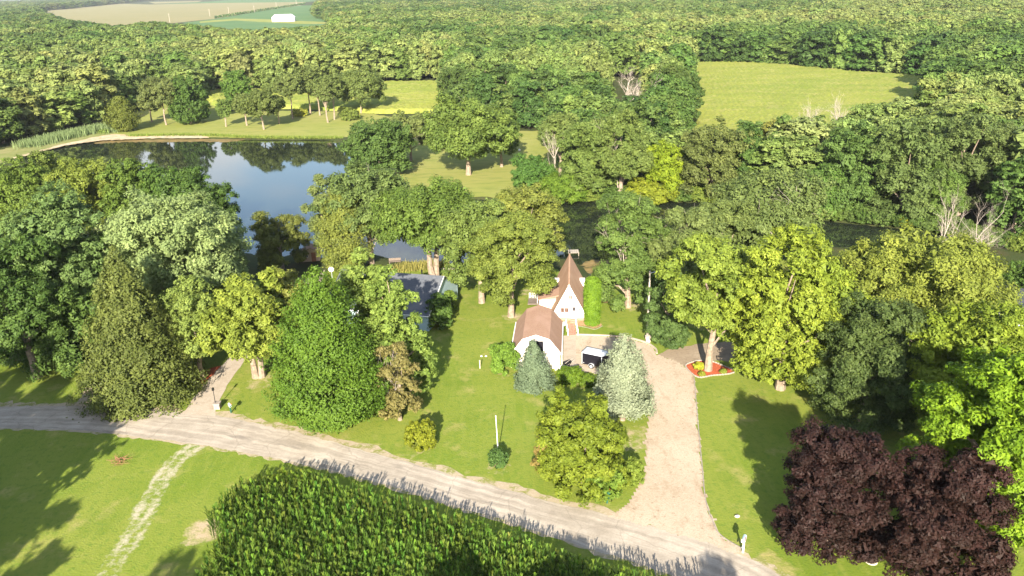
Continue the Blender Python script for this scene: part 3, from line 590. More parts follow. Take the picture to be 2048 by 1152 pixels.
plant('oak_tree', 'dark crown cut by the left edge of the photo, above the shaded lawn', T, 0, 470, 190, h=20, kind='oak', col=DARK)
plant('oak_tree', 'dark green crown filling the gap between silver maple and walnut', T, 195, 470, 140, h=17, kind='oak', col=DARK)
for (cx, top, wd, hh, kd, cl, lb) in (
    (20, 318, 150, 17, 'round', MID, 'light green crown at the left edge below the dam'), (95, 300, 130, 17, 'oak', (.10, .145, .035), 'soft light crown below the sandy end of the dam'),
    (165, 322, 150, 17, 'round', (.11, .15, .03), 'sunlit green crown against the left end of the pond'), (250, 318, 130, 18, 'round', (.075, .125, .026), 'green crown touching the dark reflections in the pond'),
    (318, 332, 120, 17, 'oak', (.055, .105, .024), 'deep green crown at the water left of the darkest oak'), (390, 340, 145, 19, 'round', (.046, .088, .022), 'darkest round oak on the near bank of the pond'),
    (415, 388, 105, 15, 'oak', (.050, .092, .024), 'dark oak whose right side overhangs the blue water'), (40, 395, 160, 19, 'round', (.09, .14, .032), 'broad green crown behind the pointed bluish tree'),
    (430, 470, 110, 14, 'loose', (.105, .15, .045), 'grey green tree right of the silver maple with bare twigs'), (370, 560, 120, 14, 'round', (.13, .185, .05), 'light green tree between olive spruce and birch')):
    plant('pond_side_tree', lb, T, cx, top, wd, hh, kind=kd, col=cl, dead=1 if 'bare' in lb else 0)
plant('willow_tree', 'round olive green tree standing alone at the blue water', T, 566, 418, 112, base=(566, 538), kind='oak', col=(.098, .122, .034), z0=.08)
plant('juniper_tree', 'narrow yellowish conifer behind the satellite dish', T, 692, 385, 108, base=(692, 545), kind='cedar', col=(.118, .150, .036), z0=.05)
plant('oak_tree', 'feathery blue green oak with bare limbs above the blue water', T, 725, 335, 190, h=18, kind='loose', col=(.085, .130, .045), dead=1)
plant('oak_tree', 'pale airy crown reaching over the pond from the right', T, 640, 352, 80, h=17, kind='loose', col=(.11, .15, .055), cover=1.0)
plant('oak_tree', 'large green oak with two pale trunks at the end of the grey roof', T, 850, 365, 230, base=(870, 560), kind='oak', col=(.082, .135, .030), z0=.32, twin=True, cap=34000)
plant('oak_tree', 'green oak crown between the twin trunk oak and the yellowish oak', T, 955, 400, 160, h=17, kind='oak', col=(.092, .138, .038))
plant('oak_tree', 'large oak left of the pointed house, trunk showing on the lawn', T, 1000, 428, 186, base=(1022, 634), kind='oak', col=(.110, .150, .034), z0=.2, cap=34000)
plant('oak_tree', 'rounded yellowish oak at the dark channel behind the pointed house', T, 1056, 374, 160, h=16, kind='round', col=(.122, .152, .038))
plant('oak_tree', 'tall narrow oak right of the bright column shrub, dead wood in its top', T, 1252, 385, 158, base=(1256, 614), kind='oak', col=(.078, .130, .036), z0=.03, dead=1, cap=32000)
plant('oak_tree', 'oak with bare grey limbs in its crown above the dark channel', T, 1385, 415, 150, h=17, kind='loose', col=(.100, .140, .050), dead=1)
plant('oak_tree', 'spreading oak with forked pale limbs below the wood', T, 1552, 348, 240, h=17, kind='flat', col=(.088, .128, .044), dead=1, cover=1.2)
plant('oak_tree', 'smaller grey green oak left of the spreading oak', T, 1455, 405, 110, h=15, kind='loose', col=(.095, .135, .045))
plant('oak_tree', 'dark understorey tree behind the utility pole', T, 1325, 535, 95, base=(1335, 690), kind='oak', col=(.062, .108, .036), z0=.05)
plant('ash_tree', 'light green ash growing from the red mulch bed', T, 1392, 470, 195, base=(1416, 741), kind='loose', col=(.118, .172, .032), z0=.28, cover=1.7, tr=.42)
plant('maple_tree', 'golden yellow green maple right of the red mulch bed', T, 1550, 448, 235, base=(1560, 778), kind='egg', col=(.150, .205, .030), z0=.06, cap=40000, cover=1.7)
plant('maple_tree', 'fresh green maple between the golden maple and the dark oak', T, 1660, 520, 165, h=17, kind='round', col=(.125, .180, .026))
plant('oak_tree', 'very wide yellow green oak near the right edge, dome shaped', T, 1862, 470, 315, h=16, kind='round', col=(.138, .176, .036), cap=38000)
plant('oak_tree', 'yellow green oak left of the white roof edge', T, 1735, 490, 110, h=13, kind='oak', col=(.125, .165, .036))
plant('oak_tree', 'dark bluish green oak above the purple maples', T, 1725, 600, 220, base=(1722, 846), kind='oak', col=(.056, .088, .029), z0=.03, cap=36000)
plant('maple_tree', 'bright yellow green maple at the right edge, lower and larger', T, 1965, 690, 345, base=(1975, 1075), kind='round', col=(.108, .190, .014), z0=.08, cap=46000, cover=1.8)
plant('maple_tree', 'yellow green maple at the right edge behind the larger one', T, 1915, 600, 250, base=(1915, 880), kind='round', col=(.125, .180, .024), z0=.1, cap=30000)
plant('maple_tree', 'bright maple partly beyond the right edge below the blue house', T, 2075, 640, 190, base=(2080, 900), kind='round', col=(.115, .180, .026), z0=.1)
PUR = 'dark purple leaved maple'
plant('purple_maple_tree', 'left and taller of the two dark purple maples on the front lawn', T, 1652, 858, 226, base=(1655, 1105), kind='oak', col=(.0235, .0130, .0135), z0=.06, cover=1.9, cap=42000)
plant('purple_maple_tree', 'right of the two dark purple maples, cut by the lower edge', T, 1865, 908, 250, base=(1865, 1165), kind='oak', col=(.0250, .0135, .0135), z0=.06, cover=1.9, cap=42000)
plant('blue_spruce_tree', 'silvery blue spruce with bare trunks at the driveway', T, 1246, 672, 126, base=(1245, 838), kind='bluespruce', col=(.160, .200, .155), z0=.16, cover=2.0, twin=True)
plant('blue_spruce_tree', 'small grey green spruce in front of the white barn', T, 1069, 683, 84, base=(1068, 773), kind='spruce', col=(.092, .135, .095), z0=.06, cover=1.8)
plant('crabapple_tree', 'low wide yellow green crabapple by the driveway mouth', T, 1160, 800, 196, base=(1163, 968), kind='oak', col=(.112, .155, .020), z0=.02, cover=2.0, cap=30000)
plant('shrub', 'dark green shrub against the road side of the crabapple', 'shrub', 1205, 925, 90, base=(1205, 990), kind='shrub', col=(.085, .145, .024), z0=.02, trunk=False)
plant('shrub', 'brownish patchy shrub at the left side of the crabapple', 'shrub', 1095, 850, 70, base=(1100, 945), kind='shrub', col=(.165, .135, .048), z0=.02, trunk=False)
plant('shrub', 'low green bush at the driveway edge near the crabapple', 'shrub', 1266, 918, 44, base=(1266, 965), kind='shrub', col=(.105, .155, .028), z0=.02, trunk=False)
plant('arborvitae', 'tall bright green column shrub beside the pointed house', 'shrub', 1183, 556, 35, base=(1184, 650), kind='column', col=(.085, .160, .016), ls=.11, z0=.0, cover=3.0, trunk=False)
plant('bush', 'round golden yellow bush alone on the lawn', 'bush', 841, 843, 63, base=(841, 893), kind='shrub', col=(.135, .165, .018), z0=.0, cover=2.4, trunk=False)
plant('bush', 'small dark green bush around the foot of the flagpole', 'bush', 996, 901, 42, base=(996, 930), kind='shrub', col=(.050, .100, .030), z0=.0, cover=2.6, trunk=False)
plant('bush', 'green bush against the left wall of the barn', 'bush', 1007, 684, 60, base=(1008, 744), kind='shrub', col=(.090, .165, .028), z0=.0, cover=2.2, trunk=False)
plant('bush', 'clipped rounded bush before the wheelbarrow', 'bush', 1140, 735, 54, base=(1140, 764), kind='shrub', col=(.070, .125, .014), z0=.0, cover=2.8, trunk=False)
plant('bush', 'small clipped bush between the rounded bush and the blue spruce', 'bush', 1174, 747, 34, base=(1174, 770), kind='shrub', col=(.066, .115, .014), z0=.0, cover=2.8, trunk=False)
plant('bush', 'dark green bush along the end wall of the blue house', 'bush', 880, 590, 56, base=(878, 655), kind='shrub', col=(.062, .115, .028), z0=.0, cover=2.2, trunk=False)
plant('bush', 'smaller green bush behind the bush at the blue house', 'bush', 902, 580, 34, base=(900, 622), kind='shrub', col=(.085, .14, .028), z0=.0, cover=2.2, trunk=False)
plant('bush', 'dark shaded bush under the trees right of the utility pole', 'bush', 1345, 630, 60, base=(1345, 692), kind='shrub', col=(.055, .10, .034), z0=.0, trunk=False)
for bx, by, tp, wd, lb in ((30, 706, 640, 90, 'dark shrub under the trees at the left edge by the orange soil'), (105, 716, 650, 90, 'dark shrub in the shade between orange soil and olive spruce'), (178, 722, 655, 80, 'dark shrub touching the left flank of the olive spruce')):
    plant('shrub', lb, 'shrub', bx, tp, wd, base=(bx, by), kind='shrub', col=(.05, .095, .026), z0=0, trunk=False)
# --- across the water
plant('oak_tree', 'round dark tree at the pond end of the peninsula lawn', T, 745, 236, 150, base=(760, 352), kind='round', col=(.058, .105, .030), z0=.06)
plant('oak_tree', 'large oak with a pale trunk on the peninsula lawn', T, 925, 192, 190, base=(937, 350), kind='oak', col=(.084, .132, .032), z0=.2, dead=1)
plant('oak_tree', 'loose grey green tree between the two peninsula oaks', T, 825, 222, 95, base=(822, 322), kind='loose', col=(.105, .140, .050), z0=.2)
plant('oak_tree', 'dark green tree behind the peninsula oak on its right', T, 1000, 225, 80, h=15, kind='oak', col=(.07, .118, .03))
plant('bush', 'deep green bush at the corner of the peninsula lawn', 'bush', 1066, 312, 95, base=(1066, 376), kind='shrub', col=(.058, .125, .030), z0=.02, trunk=False)
plant('oak_tree', 'tall oak with a long pale trunk on the channel bank', T, 1245, 218, 125, base=(1240, 400), kind='oak', col=(.095, .140, .040), z0=.25, dead=1)
plant('oak_tree', 'oak with a pale stem right of the leaning dead trunk', T, 1130, 225, 90, base=(1120, 360), kind='oak', col=(.10, .145, .045), z0=.35)
plant('oak_tree', 'green oak crowding the channel bank left of the long pale trunk', T, 1180, 245, 120, base=(1175, 396), kind='oak', col=(.085, .132, .036), z0=.08)
plant('young_maple', 'bright yellow green young tree at the water edge', T, 1325, 285, 100, base=(1330, 392), kind='loose', col=(.140, .205, .018), z0=.05)
plant('bush', 'yellow green bush low on the channel bank, widest one', 'bush', 1300, 355, 120, base=(1300, 398), kind='shrub', col=(.150, .190, .022), z0=.02, trunk=False)
plant('bush', 'green bush on the channel bank by the dark water', 'bush', 1130, 345, 100, base=(1130, 398), kind='shrub', col=(.085, .15, .022), z0=.02, trunk=False)
plant('bush', 'small golden bush at the dark water right of the spreading oak', 'bush', 1810, 432, 36, base=(1810, 452), kind='shrub', col=(.20, .22, .02), z0=.02, trunk=False)
plant('oak_tree', 'dark olive oak with hollow shaded crown on the channel bank', T, 1415, 245, 140, base=(1420, 398), kind='oak', col=(.082, .108, .036), z0=.06)
plant('maple_tree', 'pale yellow tree against dark trees below the corn field', T, 1545, 240, 85, base=(1545, 372), kind='round', col=(.155, .170, .045), z0=.05)
plant('oak_tree', 'dark green tree behind the pale yellow tree', T, 1500, 248, 70, h=17, kind='oak', col=(.050, .098, .026))
plant('oak_tree', 'thick dark oak group head above the dark channel water', T, 1690, 245, 150, base=(1690, 425), kind='oak', col=(.066, .118, .034), z0=.04)
plant('oak_tree', 'big grey green oak right of the thick dark oak', T, 1800, 235, 160, base=(1800, 438), kind='oak', col=(.078, .120, .042), z0=.04)
plant('oak_tree', 'green oak at the water between two dark oaks', T, 1640, 330, 110, base=(1640, 430), kind='oak', col=(.070, .135, .032), z0=.04)
plant('oak_tree', 'heavy dark oak above the bare silver tree', T, 1920, 225, 130, base=(1915, 430), kind='oak', col=(.075, .112, .040), z0=.04)
plant('oak_tree', 'oak at the right edge level with the bare silver tree', T, 2020, 250, 120, h=18, kind='oak', col=(.080, .115, .040))
plant('oak_tree', 'green oak behind the tall bare tree', T, 1870, 330, 100, base=(1870, 450), kind='oak', col=(.075, .13, .032), z0=.04)
plant('oak_tree', 'dark green tree right of the great bare tree', T, 1345, 128, 105, h=20, kind='oak', col=(.060, .098, .026))
plant('oak_tree', 'second dark tree beside the great bare tree, nearer the corn', T, 1380, 150, 60, h=18, kind='oak', col=(.050, .09, .026))
plant('oak_tree', 'round dark tree behind the middle field edge', T, 915, 135, 85, h=18, kind='round', col=(.052, .088, .026))
plant('bush', 'green growth behind the blue house at the right edge', 'bush', 2030, 520, 80, base=(2035, 610), kind='shrub', col=(.07, .13, .03), z0=.02)
bank = poly([(1125, 401), (1260, 401), (1400, 403), (1500, 413), (1600, 431), (1700, 443), (1800, 453), (1900, 468), (1965, 488), (2060, 505)])
bsp, _ = resample(spline(bank, 6), 34)
for k, (bx, by) in enumerate(bsp):
    if k in (5, 6): continue
    ux, uy, dp = proj((bx, by + 2.0, 0)); q = rnd.uniform(.8, 1.3)
    plant('bush', ORD[k] + ' leafy bush from the left along the far edge of the dark channel', 'bush', ux, uy - 26 * q, 62 * q, base=(ux, uy), kind='shrub', col=rnd.choice([(.055, .10, .026), (.075, .125, .028), (.07, .115, .034), (.10, .145, .03)]), z0=.0, trunk=False, group='bushes along the dark channel', cover=1.2, cap=5000)
# --- far lawn
FL = 'trees on the far lawn'
for (bx, by, top, cx, wd, kd, cl, z0, lb) in (
    (250, 263, 192, 248, 64, 'cedar', (.088, .105, .024), .02, 'dense olive cedar at the end of the dam'), (304, 244, 178, 295, 46, 'oak', (.105, .125, .045), .25, 'small brownish tree right of the olive cedar'),
    (333, 250, 152, 318, 86, 'loose', (.092, .112, .042), .35, 'open crowned tree with pale trunk right of the cedar'), (382, 247, 148, 374, 84, 'egg', (.058, .100, .026), .06, 'dark dense tree in the middle of the far lawn'),
    (452, 253, 198, 450, 32, 'oak', (.085, .125, .036), .3, 'small slim tree alone on the far lawn'), (494, 251, 185, 488, 50, 'oak', (.092, .118, .040), .3, 'olive tree left of the broad twin trunk tree'),
    (528, 259, 175, 524, 78, 'oak', (.088, .112, .036), .28, 'broad tree with twin trunks nearest the far water edge'), (559, 248, 190, 556, 36, 'oak', (.085, .110, .034), .4, 'slim tree behind the broad twin trunk tree'),
    (586, 238, 145, 580, 62, 'loose', (.095, .120, .042), .45, 'tall high crowned tree left of the trunk row'), (621, 229, 132, 618, 60, 'loose', (.098, .124, .044), .45, 'tallest high crowned tree in the trunk row'),
    (640, 231, 150, 642, 46, 'loose', (.09, .118, .040), .45, 'high crowned tree in the middle of the trunk row'), (656, 245, 165, 655, 30, 'loose', (.095, .12, .042), .5, 'thin leaning tree before the trunk row'),
    (669, 239, 148, 668, 50, 'loose', (.095, .122, .042), .4, 'high crowned tree at the right end of the trunk row'), (722, 226, 132, 718, 110, 'loose', (.098, .128, .042), .18, 'broad grey green tree at the right end of the far lawn'),
    (480, 222, 140, 486, 60, 'round', (.075, .130, .030), .06, 'green tree at the gap before the field behind the far lawn')):
    plant('lawn_tree', lb, T, cx, top, wd, base=(bx, by), kind=kd, col=(cl[0] * .93, cl[1] * 1.02, cl[2]), z0=z0, group=FL, tr=.28)
for (bx, by, top, wd, cl, lb) in ((208, 266, 258, 22, (.12, .18, .05), 'small green bush at the foot of the olive cedar'), (600, 232, 216, 34, (.20, .23, .04), 'yellow green bush behind the trunk row'), (700, 240, 215, 40, (.10, .14, .035), 'low green bush under the broad grey green tree')):
    plant('bush', lb, 'bush', bx, top, wd, base=(bx, by), kind='shrub', col=cl, z0=0, trunk=False)

# --- bare trees
for (cx, top, wd, hh, r, dp, lb) in ((1250, 128, 125, 23, .5, 5, 'great bare whitish tree standing out of the middle wood'), (1085, 232, 60, 15, .38, 3, 'leaning bare trunk beside the peninsula lawn'), (1618, 188, 64, 18, .3, 4, 'bare grey top left of its pair below the corn field'),
    (1690, 178, 70, 19, .3, 4, 'bare grey top right of its pair below the corn field'), (1902, 362, 84, 15, .3, 4, 'tall thin bare tree left of the bare silver tree'), (1985, 358, 190, 19, .34, 5, 'wide bare silver grey tree near the right edge'),
    (932, 105, 46, 19, .3, 4, 'small bare purplish tree far in the wood'), (1375, 415, 120, 16.5, .26, 4, 'bare forked tree standing before the dark channel')):
    P = G(cx, top, hh); P.z = 0
    if lb.startswith('leaning'): P = G(1118, 372)
    dpt = proj((P.x, P.y, hh / 2))[2]
    o = link('bare_tree', dead_mesh(hh, wd / 2 * dpt / FPX, int(cx), r, .62, 1.0 + .45 * (dpt > 200), min(dp, 5)), None, (P.x, P.y, 0)); tag(o, lb, 'bare tree')
    if lb.startswith('leaning'): o.rotation_euler = (0, -.14, 0)

# --- trees beside and behind the camera: only their shadows reach into the photo
def lib(kind, seed, mat, R0=5.0, h0=16.0, z0=.05, ls=.34, cover=1.6, cap=10000):
    me, limbs = crown_mesh(kind, R0, h0, z0 * h0, ls, seed, mat, cover, cap); return me, trunk_mesh(h0, z0 * h0, .3, limbs, seed, low=True, kind=kind)
LIB = [lib(k, 900 + i, LEAF) for i, k in enumerate(('round', 'oak', 'loose', 'oak', 'round', 'egg', 'oak', 'loose'))]
def copy_tree(name, i, x, y, Rr, h, col, label, cat, group, rz):
    t = thing(name, label, cat, (x, y, 0), rz, group); t.scale = (Rr / 5, Rr / 5, h / 16)
    c = link('crown', LIB[i][0], t); c.color = rgba(col); link('trunk', LIB[i][1], t); return t
for k, (x, y, Rr, h) in enumerate(((-57, 44, 8, 21), (-69, 48, 8, 27), (-81, 54, 9, 27), (-93, 52, 9, 25), (-59, 30, 8, 20), (-74, 30, 8, 21), (-54, 17, 7, 20), (-48, 24, 6, 18), (-34, 15, 5, 19), (-8, 17, 5, 19), (1, 14, 6, 21), (13, 18, 4, 17))):
    copy_tree('roadside_tree', k % 8, x, y, Rr, h, MID, 'leafy tree beyond the lower edge of the photo, casting shade into it', T, 'trees that shade the near lawn and corn', k * 1.7)

# ------------------------------------------------------------------ the wood
CLEAR = [   # parts of the view that no tree of the wood hides (fields, water, lawns)
    [(120, 300), (250, 270), (440, 270), (680, 275), (680, 335), (600, 380), (590, 520), (480, 520), (440, 380), (300, 330)], [(215, 240), (330, 195), (420, 200), (440, 225), (780, 220), (760, 262), (680, 278), (240, 276)],
    [(0, 318), (0, 300), (120, 268), (235, 240), (262, 262), (160, 295)], [(765, 166), (885, 166), (885, 214), (765, 224)], [(408, 182), (478, 180), (560, 190), (600, 225), (408, 228)],
    [(1390, 128), (1560, 132), (1700, 146), (1850, 156), (1790, 190), (1690, 206), (1560, 214), (1530, 245), (1395, 250)], [(700, 380), (780, 335), (860, 310), (1000, 292), (1110, 285), (1085, 330), (1020, 390), (880, 392)],
    [(80, 20), (300, 0), (420, -8), (640, -10), (612, 24), (655, 40), (655, 52), (520, 58), (400, 50), (300, 42), (240, 50), (150, 40)], [(1125, 400), (1400, 402), (1420, 420), (1130, 430)], [(1215, 138), (1288, 138), (1264, 200), (1244, 200)], [(1595, 190), (1700, 190), (1690, 235), (1610, 235)]]
FIELD_FREE = [poly([(1370, 128), (1560, 133), (1700, 147), (1870, 158), (1860, 215), (1700, 225), (1600, 245), (1380, 262)]), poly([(400, 184), (560, 186), (780, 164), (890, 164), (890, 224), (760, 232), (440, 226)]),
              poly([(225, 262), (330, 198), (440, 226), (790, 236), (760, 264), (664, 280), (240, 280)]), poly([(685, 345), (700, 310), (900, 268), (1120, 260), (1120, 385), (900, 395), (700, 372)])]
south = [G(-900, 360)] + poly([(-200, 335), (0, 292), (120, 262), (225, 240), (330, 196), (440, 224), (760, 232), (790, 290), (880, 262), (1120, 262), (1130, 400), (1250, 400), (1400, 402), (1500, 412), (1600, 430), (1700, 442), (1800, 452), (1920, 470), (1985, 500), (2100, 505), (2500, 520)])
wood_poly = [(p.x, p.y) for p in south] + [(900, 200), (6000, 6000), (-6000, 6000), (-900, 260)]
rw = np.random.RandomState(21); wood = []
GRD = {}
def near_ok(x, y, rad):
    c = 8.0; gx, gy = int(x // c), int(y // c); m = int(rad // c) + 1
    for i_ in range(gx - m, gx + m + 1):
        for j_ in range(gy - m, gy + m + 1):
            for (a, b) in GRD.get((i_, j_), ()):
                if (a - x) ** 2 + (b - y) ** 2 < rad * rad: return False
    return True
def cam_xy(x, y, z):
    dx, dy, dz = x, y, z - CAM_H
    qx = CMI[0][0] * dx + CMI[0][1] * dy + CMI[0][2] * dz; qy = CMI[1][0] * dx + CMI[1][1] * dy + CMI[1][2] * dz; qz = CMI[2][0] * dx + CMI[2][1] * dy + CMI[2][2] * dz
    return 1024 + FPX * qx / -qz, 576 - FPX * qy / -qz
# candidates: rings of growing distance, jittered
cx_, cy_ = [], []
d = 140.0
while d < 5600:
    s = 6.9 + d * .0050; n = int(2 * .72 * d / s); a = (np.arange(n) + rw.rand(n)) / n * 1.44 - .72
    rr_ = d + (rw.rand(n) - .5) * s; cx_.append(np.sin(a) * rr_); cy_.append(np.cos(a) * rr_); d += s * .86
cx_ = np.concatenate(cx_); cy_ = np.concatenate(cy_); dd = np.hypot(cx_, cy_)
ok = in_poly(cx_, cy_, wood_poly)
for Fp in FIELD_FREE: ok &= ~in_poly(cx_, cy_, [(p.x, p.y) for p in Fp])
hh_ = 13 + 8 * rw.rand(len(cx_)) + 2.5 * (vnoise(cx_, cy_, 60, 2) - .5)
edge = np.where(cy_ < 330, .93, 1.0); hh_ *= edge
Rr_ = (7.0 + dd * .0050) * (.56 + .42 * rw.rand(len(cx_)) ** 1.4) * (.82 + .4 * vnoise(cx_, cy_, 38, 6))
for zf in (.25, .6, .96):
    for sx in (-.8, 0, .8):
        ux, uy = cam_xy(cx_ + sx * Rr_, cy_, hh_ * zf)
        for C in CLEAR: ok &= ~in_poly(ux, uy, C)
for (tx, ty, tr_) in TREES: ok &= (np.hypot(cx_ - tx, cy_ - ty) > .50 * (tr_ + Rr_))
cx_, cy_, dd, hh_, Rr_ = (v[ok] for v in (cx_, cy_, dd, hh_, Rr_))
pal = np.array([(.052, .088, .026), (.076, .116, .032), (.102, .142, .040), (.140, .172, .054), (.180, .198, .070), (.105, .128, .044)])
nzv = vnoise(cx_, cy_, 45, 1) * .75 + vnoise(cx_, cy_, 170, 4) * .8 + rw.rand(len(cx_)) * .5 - .53
# pale young wood left of the middle distance, darker wood along its front
lx, ly = cam_xy(cx_, cy_, hh_)
nzv += .30 * np.exp(-(((lx - 330) / 330) ** 2 + ((ly - 75) / 28) ** 2)) - .26 * np.exp(-(((lx - 130) / 200) ** 2 + ((ly - 195) / 60) ** 2)) - .18 * np.exp(-(((lx - 1800) / 300) ** 2 + ((ly - 110) / 30) ** 2)) + .12 * np.exp(-(((lx - 1000) / 400) ** 2 + ((ly - 75) / 35) ** 2))
ti = np.clip(nzv * 5, 0, 4.999); t0 = ti.astype(int); f_ = (ti - t0)[:, None]
colr = pal[t0] * (1 - f_) + pal[np.minimum(t0 + 1, 4)] * f_
colr *= np.array([.97, 1.09, .92]) * (0.88 + .24 * rw.rand(len(cx_), 1)) * (1 + .035 * rw.randn(len(cx_), 3))
vis = (lx > -20) & (lx < 2070) & (ly > -10)
order = np.argsort(np.where(vis, dd, dd + 1e5)); N_IND = min(185, int(vis.sum()))
ind = order[:N_IND]; rest = order[N_IND:]
MARKS = [('sandy dam', 150, 265), ('dense olive cedar', 248, 235), ('dark dense tree on the far lawn', 382, 215), ('row of high trunks', 635, 205), ('light green middle field', 830, 185), ('large peninsula oak', 935, 260), ('great bare whitish tree', 1250, 180),
         ("corn field's left end", 1390, 180), ("corn field's far edge", 1560, 132), ("corn field's right tip", 1840, 158), ('two bare grey tops', 1655, 215), ('spreading oak with forked limbs', 1552, 390), ('bare silver grey tree', 1985, 420), ('bright yellow green young tree', 1325, 335), ('pale yellow tree below corn', 1545, 295)]
named = {}
for q in ind:
    lum = colr[q][1]; tone = 'dark green' if lum < .11 else ('mid green' if lum < .15 else 'pale green')
    mk = min(MARKS, key=lambda m_: math.hypot(lx[q] - m_[1], (ly[q] - m_[2]) * 1.6)); dx_, dy_ = lx[q] - mk[1], ly[q] - mk[2]
    rel = ('left of' if dx_ < 0 else 'right of') if abs(dx_) > abs(dy_) * 1.2 else ('behind' if dy_ < 0 else 'in front of')
    named.setdefault((tone, rel, mk[0]), []).append((math.hypot(dx_, dy_), q))
for (tone, rel, mk), qs in named.items():
    for k, (_, q) in enumerate(sorted(qs)):
        lb = f'{tone} tree {rel} the {mk}' + (f', {ORD[k]} closest to it' if len(qs) > 1 else '')
        copy_tree('woodland_tree', int(rw.randint(8)), float(cx_[q]), float(cy_[q]), float(Rr_[q]), float(hh_[q]), colr[q], lb, T, 'trees of the wood beyond the water', float(rw.rand() * 6.28))

# the rest of the wood: one mass
def gn_scatter(name, pts, attrs_f, attrs_c, sources):
    me = bpy.data.meshes.new(name); me.vertices.add(len(pts)); me.vertices.foreach_set('co', np.ascontiguousarray(pts, np.float32).ravel())
    for k, a in attrs_f.items():
        at = me.attributes.new(k, 'FLOAT_VECTOR' if a.ndim == 2 else ('INT' if a.dtype.kind == 'i' else 'FLOAT'), 'POINT'); at.data.foreach_set('vector' if a.ndim == 2 else 'value', np.ascontiguousarray(a, np.float32 if a.dtype.kind != 'i' else np.int32).ravel())
    for k, a in attrs_c.items():
        at = me.attributes.new(k, 'FLOAT_COLOR', 'POINT'); at.data.foreach_set('color', np.ascontiguousarray(np.c_[a, np.ones(len(a))], np.float32).ravel())
    me.update(); o = stuff(link(name, me))
    ng = bpy.data.node_groups.new(name + '_scatter', 'GeometryNodeTree'); ng.interface.new_socket('Geometry', in_out='INPUT', socket_type='NodeSocketGeometry'); ng.interface.new_socket('Geometry', in_out='OUTPUT', socket_type='NodeSocketGeometry')
    n, l = ng.nodes, ng.links; gi = n.new('NodeGroupInput'); go = n.new('NodeGroupOutput'); iop = n.new('GeometryNodeInstanceOnPoints'); jn = n.new('GeometryNodeJoinGeometry')
    for s_ in sources:
        oi = n.new('GeometryNodeObjectInfo'); oi.inputs['Object'].default_value = s_; oi.inputs['As Instance'].default_value = True; l.new(oi.outputs['Geometry'], jn.inputs[0])
    def na(k, ty):
        a = n.new('GeometryNodeInputNamedAttribute'); a.data_type = ty; a.inputs['Name'].default_value = k; return a.outputs['Attribute']
    l.new(gi.outputs[0], iop.inputs['Points']); l.new(jn.outputs[0], iop.inputs['Instance']); iop.inputs['Pick Instance'].default_value = True
    l.new(na('pick', 'INT'), iop.inputs['Instance Index']); l.new(na('size', 'FLOAT_VECTOR'), iop.inputs['Scale'])
    cb = n.new('ShaderNodeCombineXYZ'); l.new(na('turn', 'FLOAT'), cb.inputs['Z']); er = n.new('FunctionNodeEulerToRotation'); l.new(cb.outputs[0], er.inputs[0]); l.new(er.outputs[0], iop.inputs['Rotation'])
    l.new(iop.outputs[0], go.inputs[0]); md = o.modifiers.new('scatter', 'NODES'); md.node_group = ng
    return o
far_src = [bpy.data.objects.new('wood_crown', crown_mesh(k, 5, 16, .8, .52, 700 + j, LEAF_FAR, 1.8, 5200, nrand=.2)[0]) for j, k in enumerate(('round', 'oak', 'round', 'oak', 'loose', 'egg'))]
fo = gn_scatter('forest', np.stack([cx_[rest], cy_[rest], np.zeros(len(rest))], 1), {'size': np.stack([Rr_[rest] / 5 * 1.08, Rr_[rest] / 5 * 1.08, hh_[rest] / 16], 1), 'turn': rw.rand(len(rest)) * 6.28, 'pick': rw.randint(0, 6, len(rest)).astype(np.int32)}, {'plant_colour': colr[rest]}, far_src)
fo['label'] = 'continuous green woodland reaching to the horizon'

# ------------------------------------------------------------------ corn by the road
def corn_mesh(seed, mat):
    rng = np.random.RandomState(seed); V = []; F = []; tint = []
    def add(vs, fs, t):
        b = len(V); V.extend(vs); F.extend([[b + q for q in f] for f in fs]); tint.extend([t] * len(fs))
    hgt = 2.25 + rng.rand() * .35
    for k in range(2):
        a = k * math.pi / 2; c, s = math.cos(a) * .022, math.sin(a) * .022; add([(-c, -s, 0), (c, s, 0), (c * .5, s * .5, hgt), (-c * .5, -s * .5, hgt)], [[0, 1, 2, 3]], .45)
    ph = rng.rand() * math.pi
    for k in range(11):
        z = .35 + k * (hgt - .55) / 10; a = ph + (k % 2) * math.pi + rng.randn() * .45; L = (.62 - .012 * abs(k - 6) ** 1.6) * (.85 + .3 * rng.rand()); rise = .95 + .45 * rng.rand()
        c, s = math.cos(a), math.sin(a); wv = .060; px, py = -s * wv, c * wv; vs = []
        for t, ww in ((0, .6), (.4, 1.0), (.75, .8), (1.0, .12)):
            r = L * (t * .35 + .22 * t * t); zz = z + L * rise * (1.75 * t - .95 * t * t); vs += [(c * r + px * ww, s * r + py * ww, zz), (c * r - px * ww, s * r - py * ww, zz - .012)]
        add(vs, [[0, 1, 3, 2], [2, 3, 5, 4], [4, 5, 7, 6]], np.clip(.42 + rng.randn() * .18 + k * .02, 0, 1))
    for k in range(6):
        a = rng.rand() * 6.28; e = .12 if k else 0; c, s = math.cos(a) * e, math.sin(a) * e
        add([(-.02, 0, hgt), (.02, 0, hgt), (c + .025, s, hgt + .42), (c - .025, s, hgt + .42)], [[0, 1, 2, 3]], 1.6)
    return np_mesh('corn_plant', np.array(V), np.array(F), mat, {'tint': ('FACE', np.array(tint))})
CORN_PX = [(-60, 1500), (250, 1330), (395, 1152), (440, 1080), (455, 1062), (418, 1030), (455, 985), (500, 955), (548, 938), (590, 936), (640, 950), (760, 985), (900, 1026), (1060, 1082), (1200, 1128), (1280, 1156), (1420, 1215), (1600, 1300), (1500, 1500)]
CORN = [(p.x, p.y) for p in poly([(x, y + (36 if y < 1160 else 0)) for x, y in CORN_PX])]
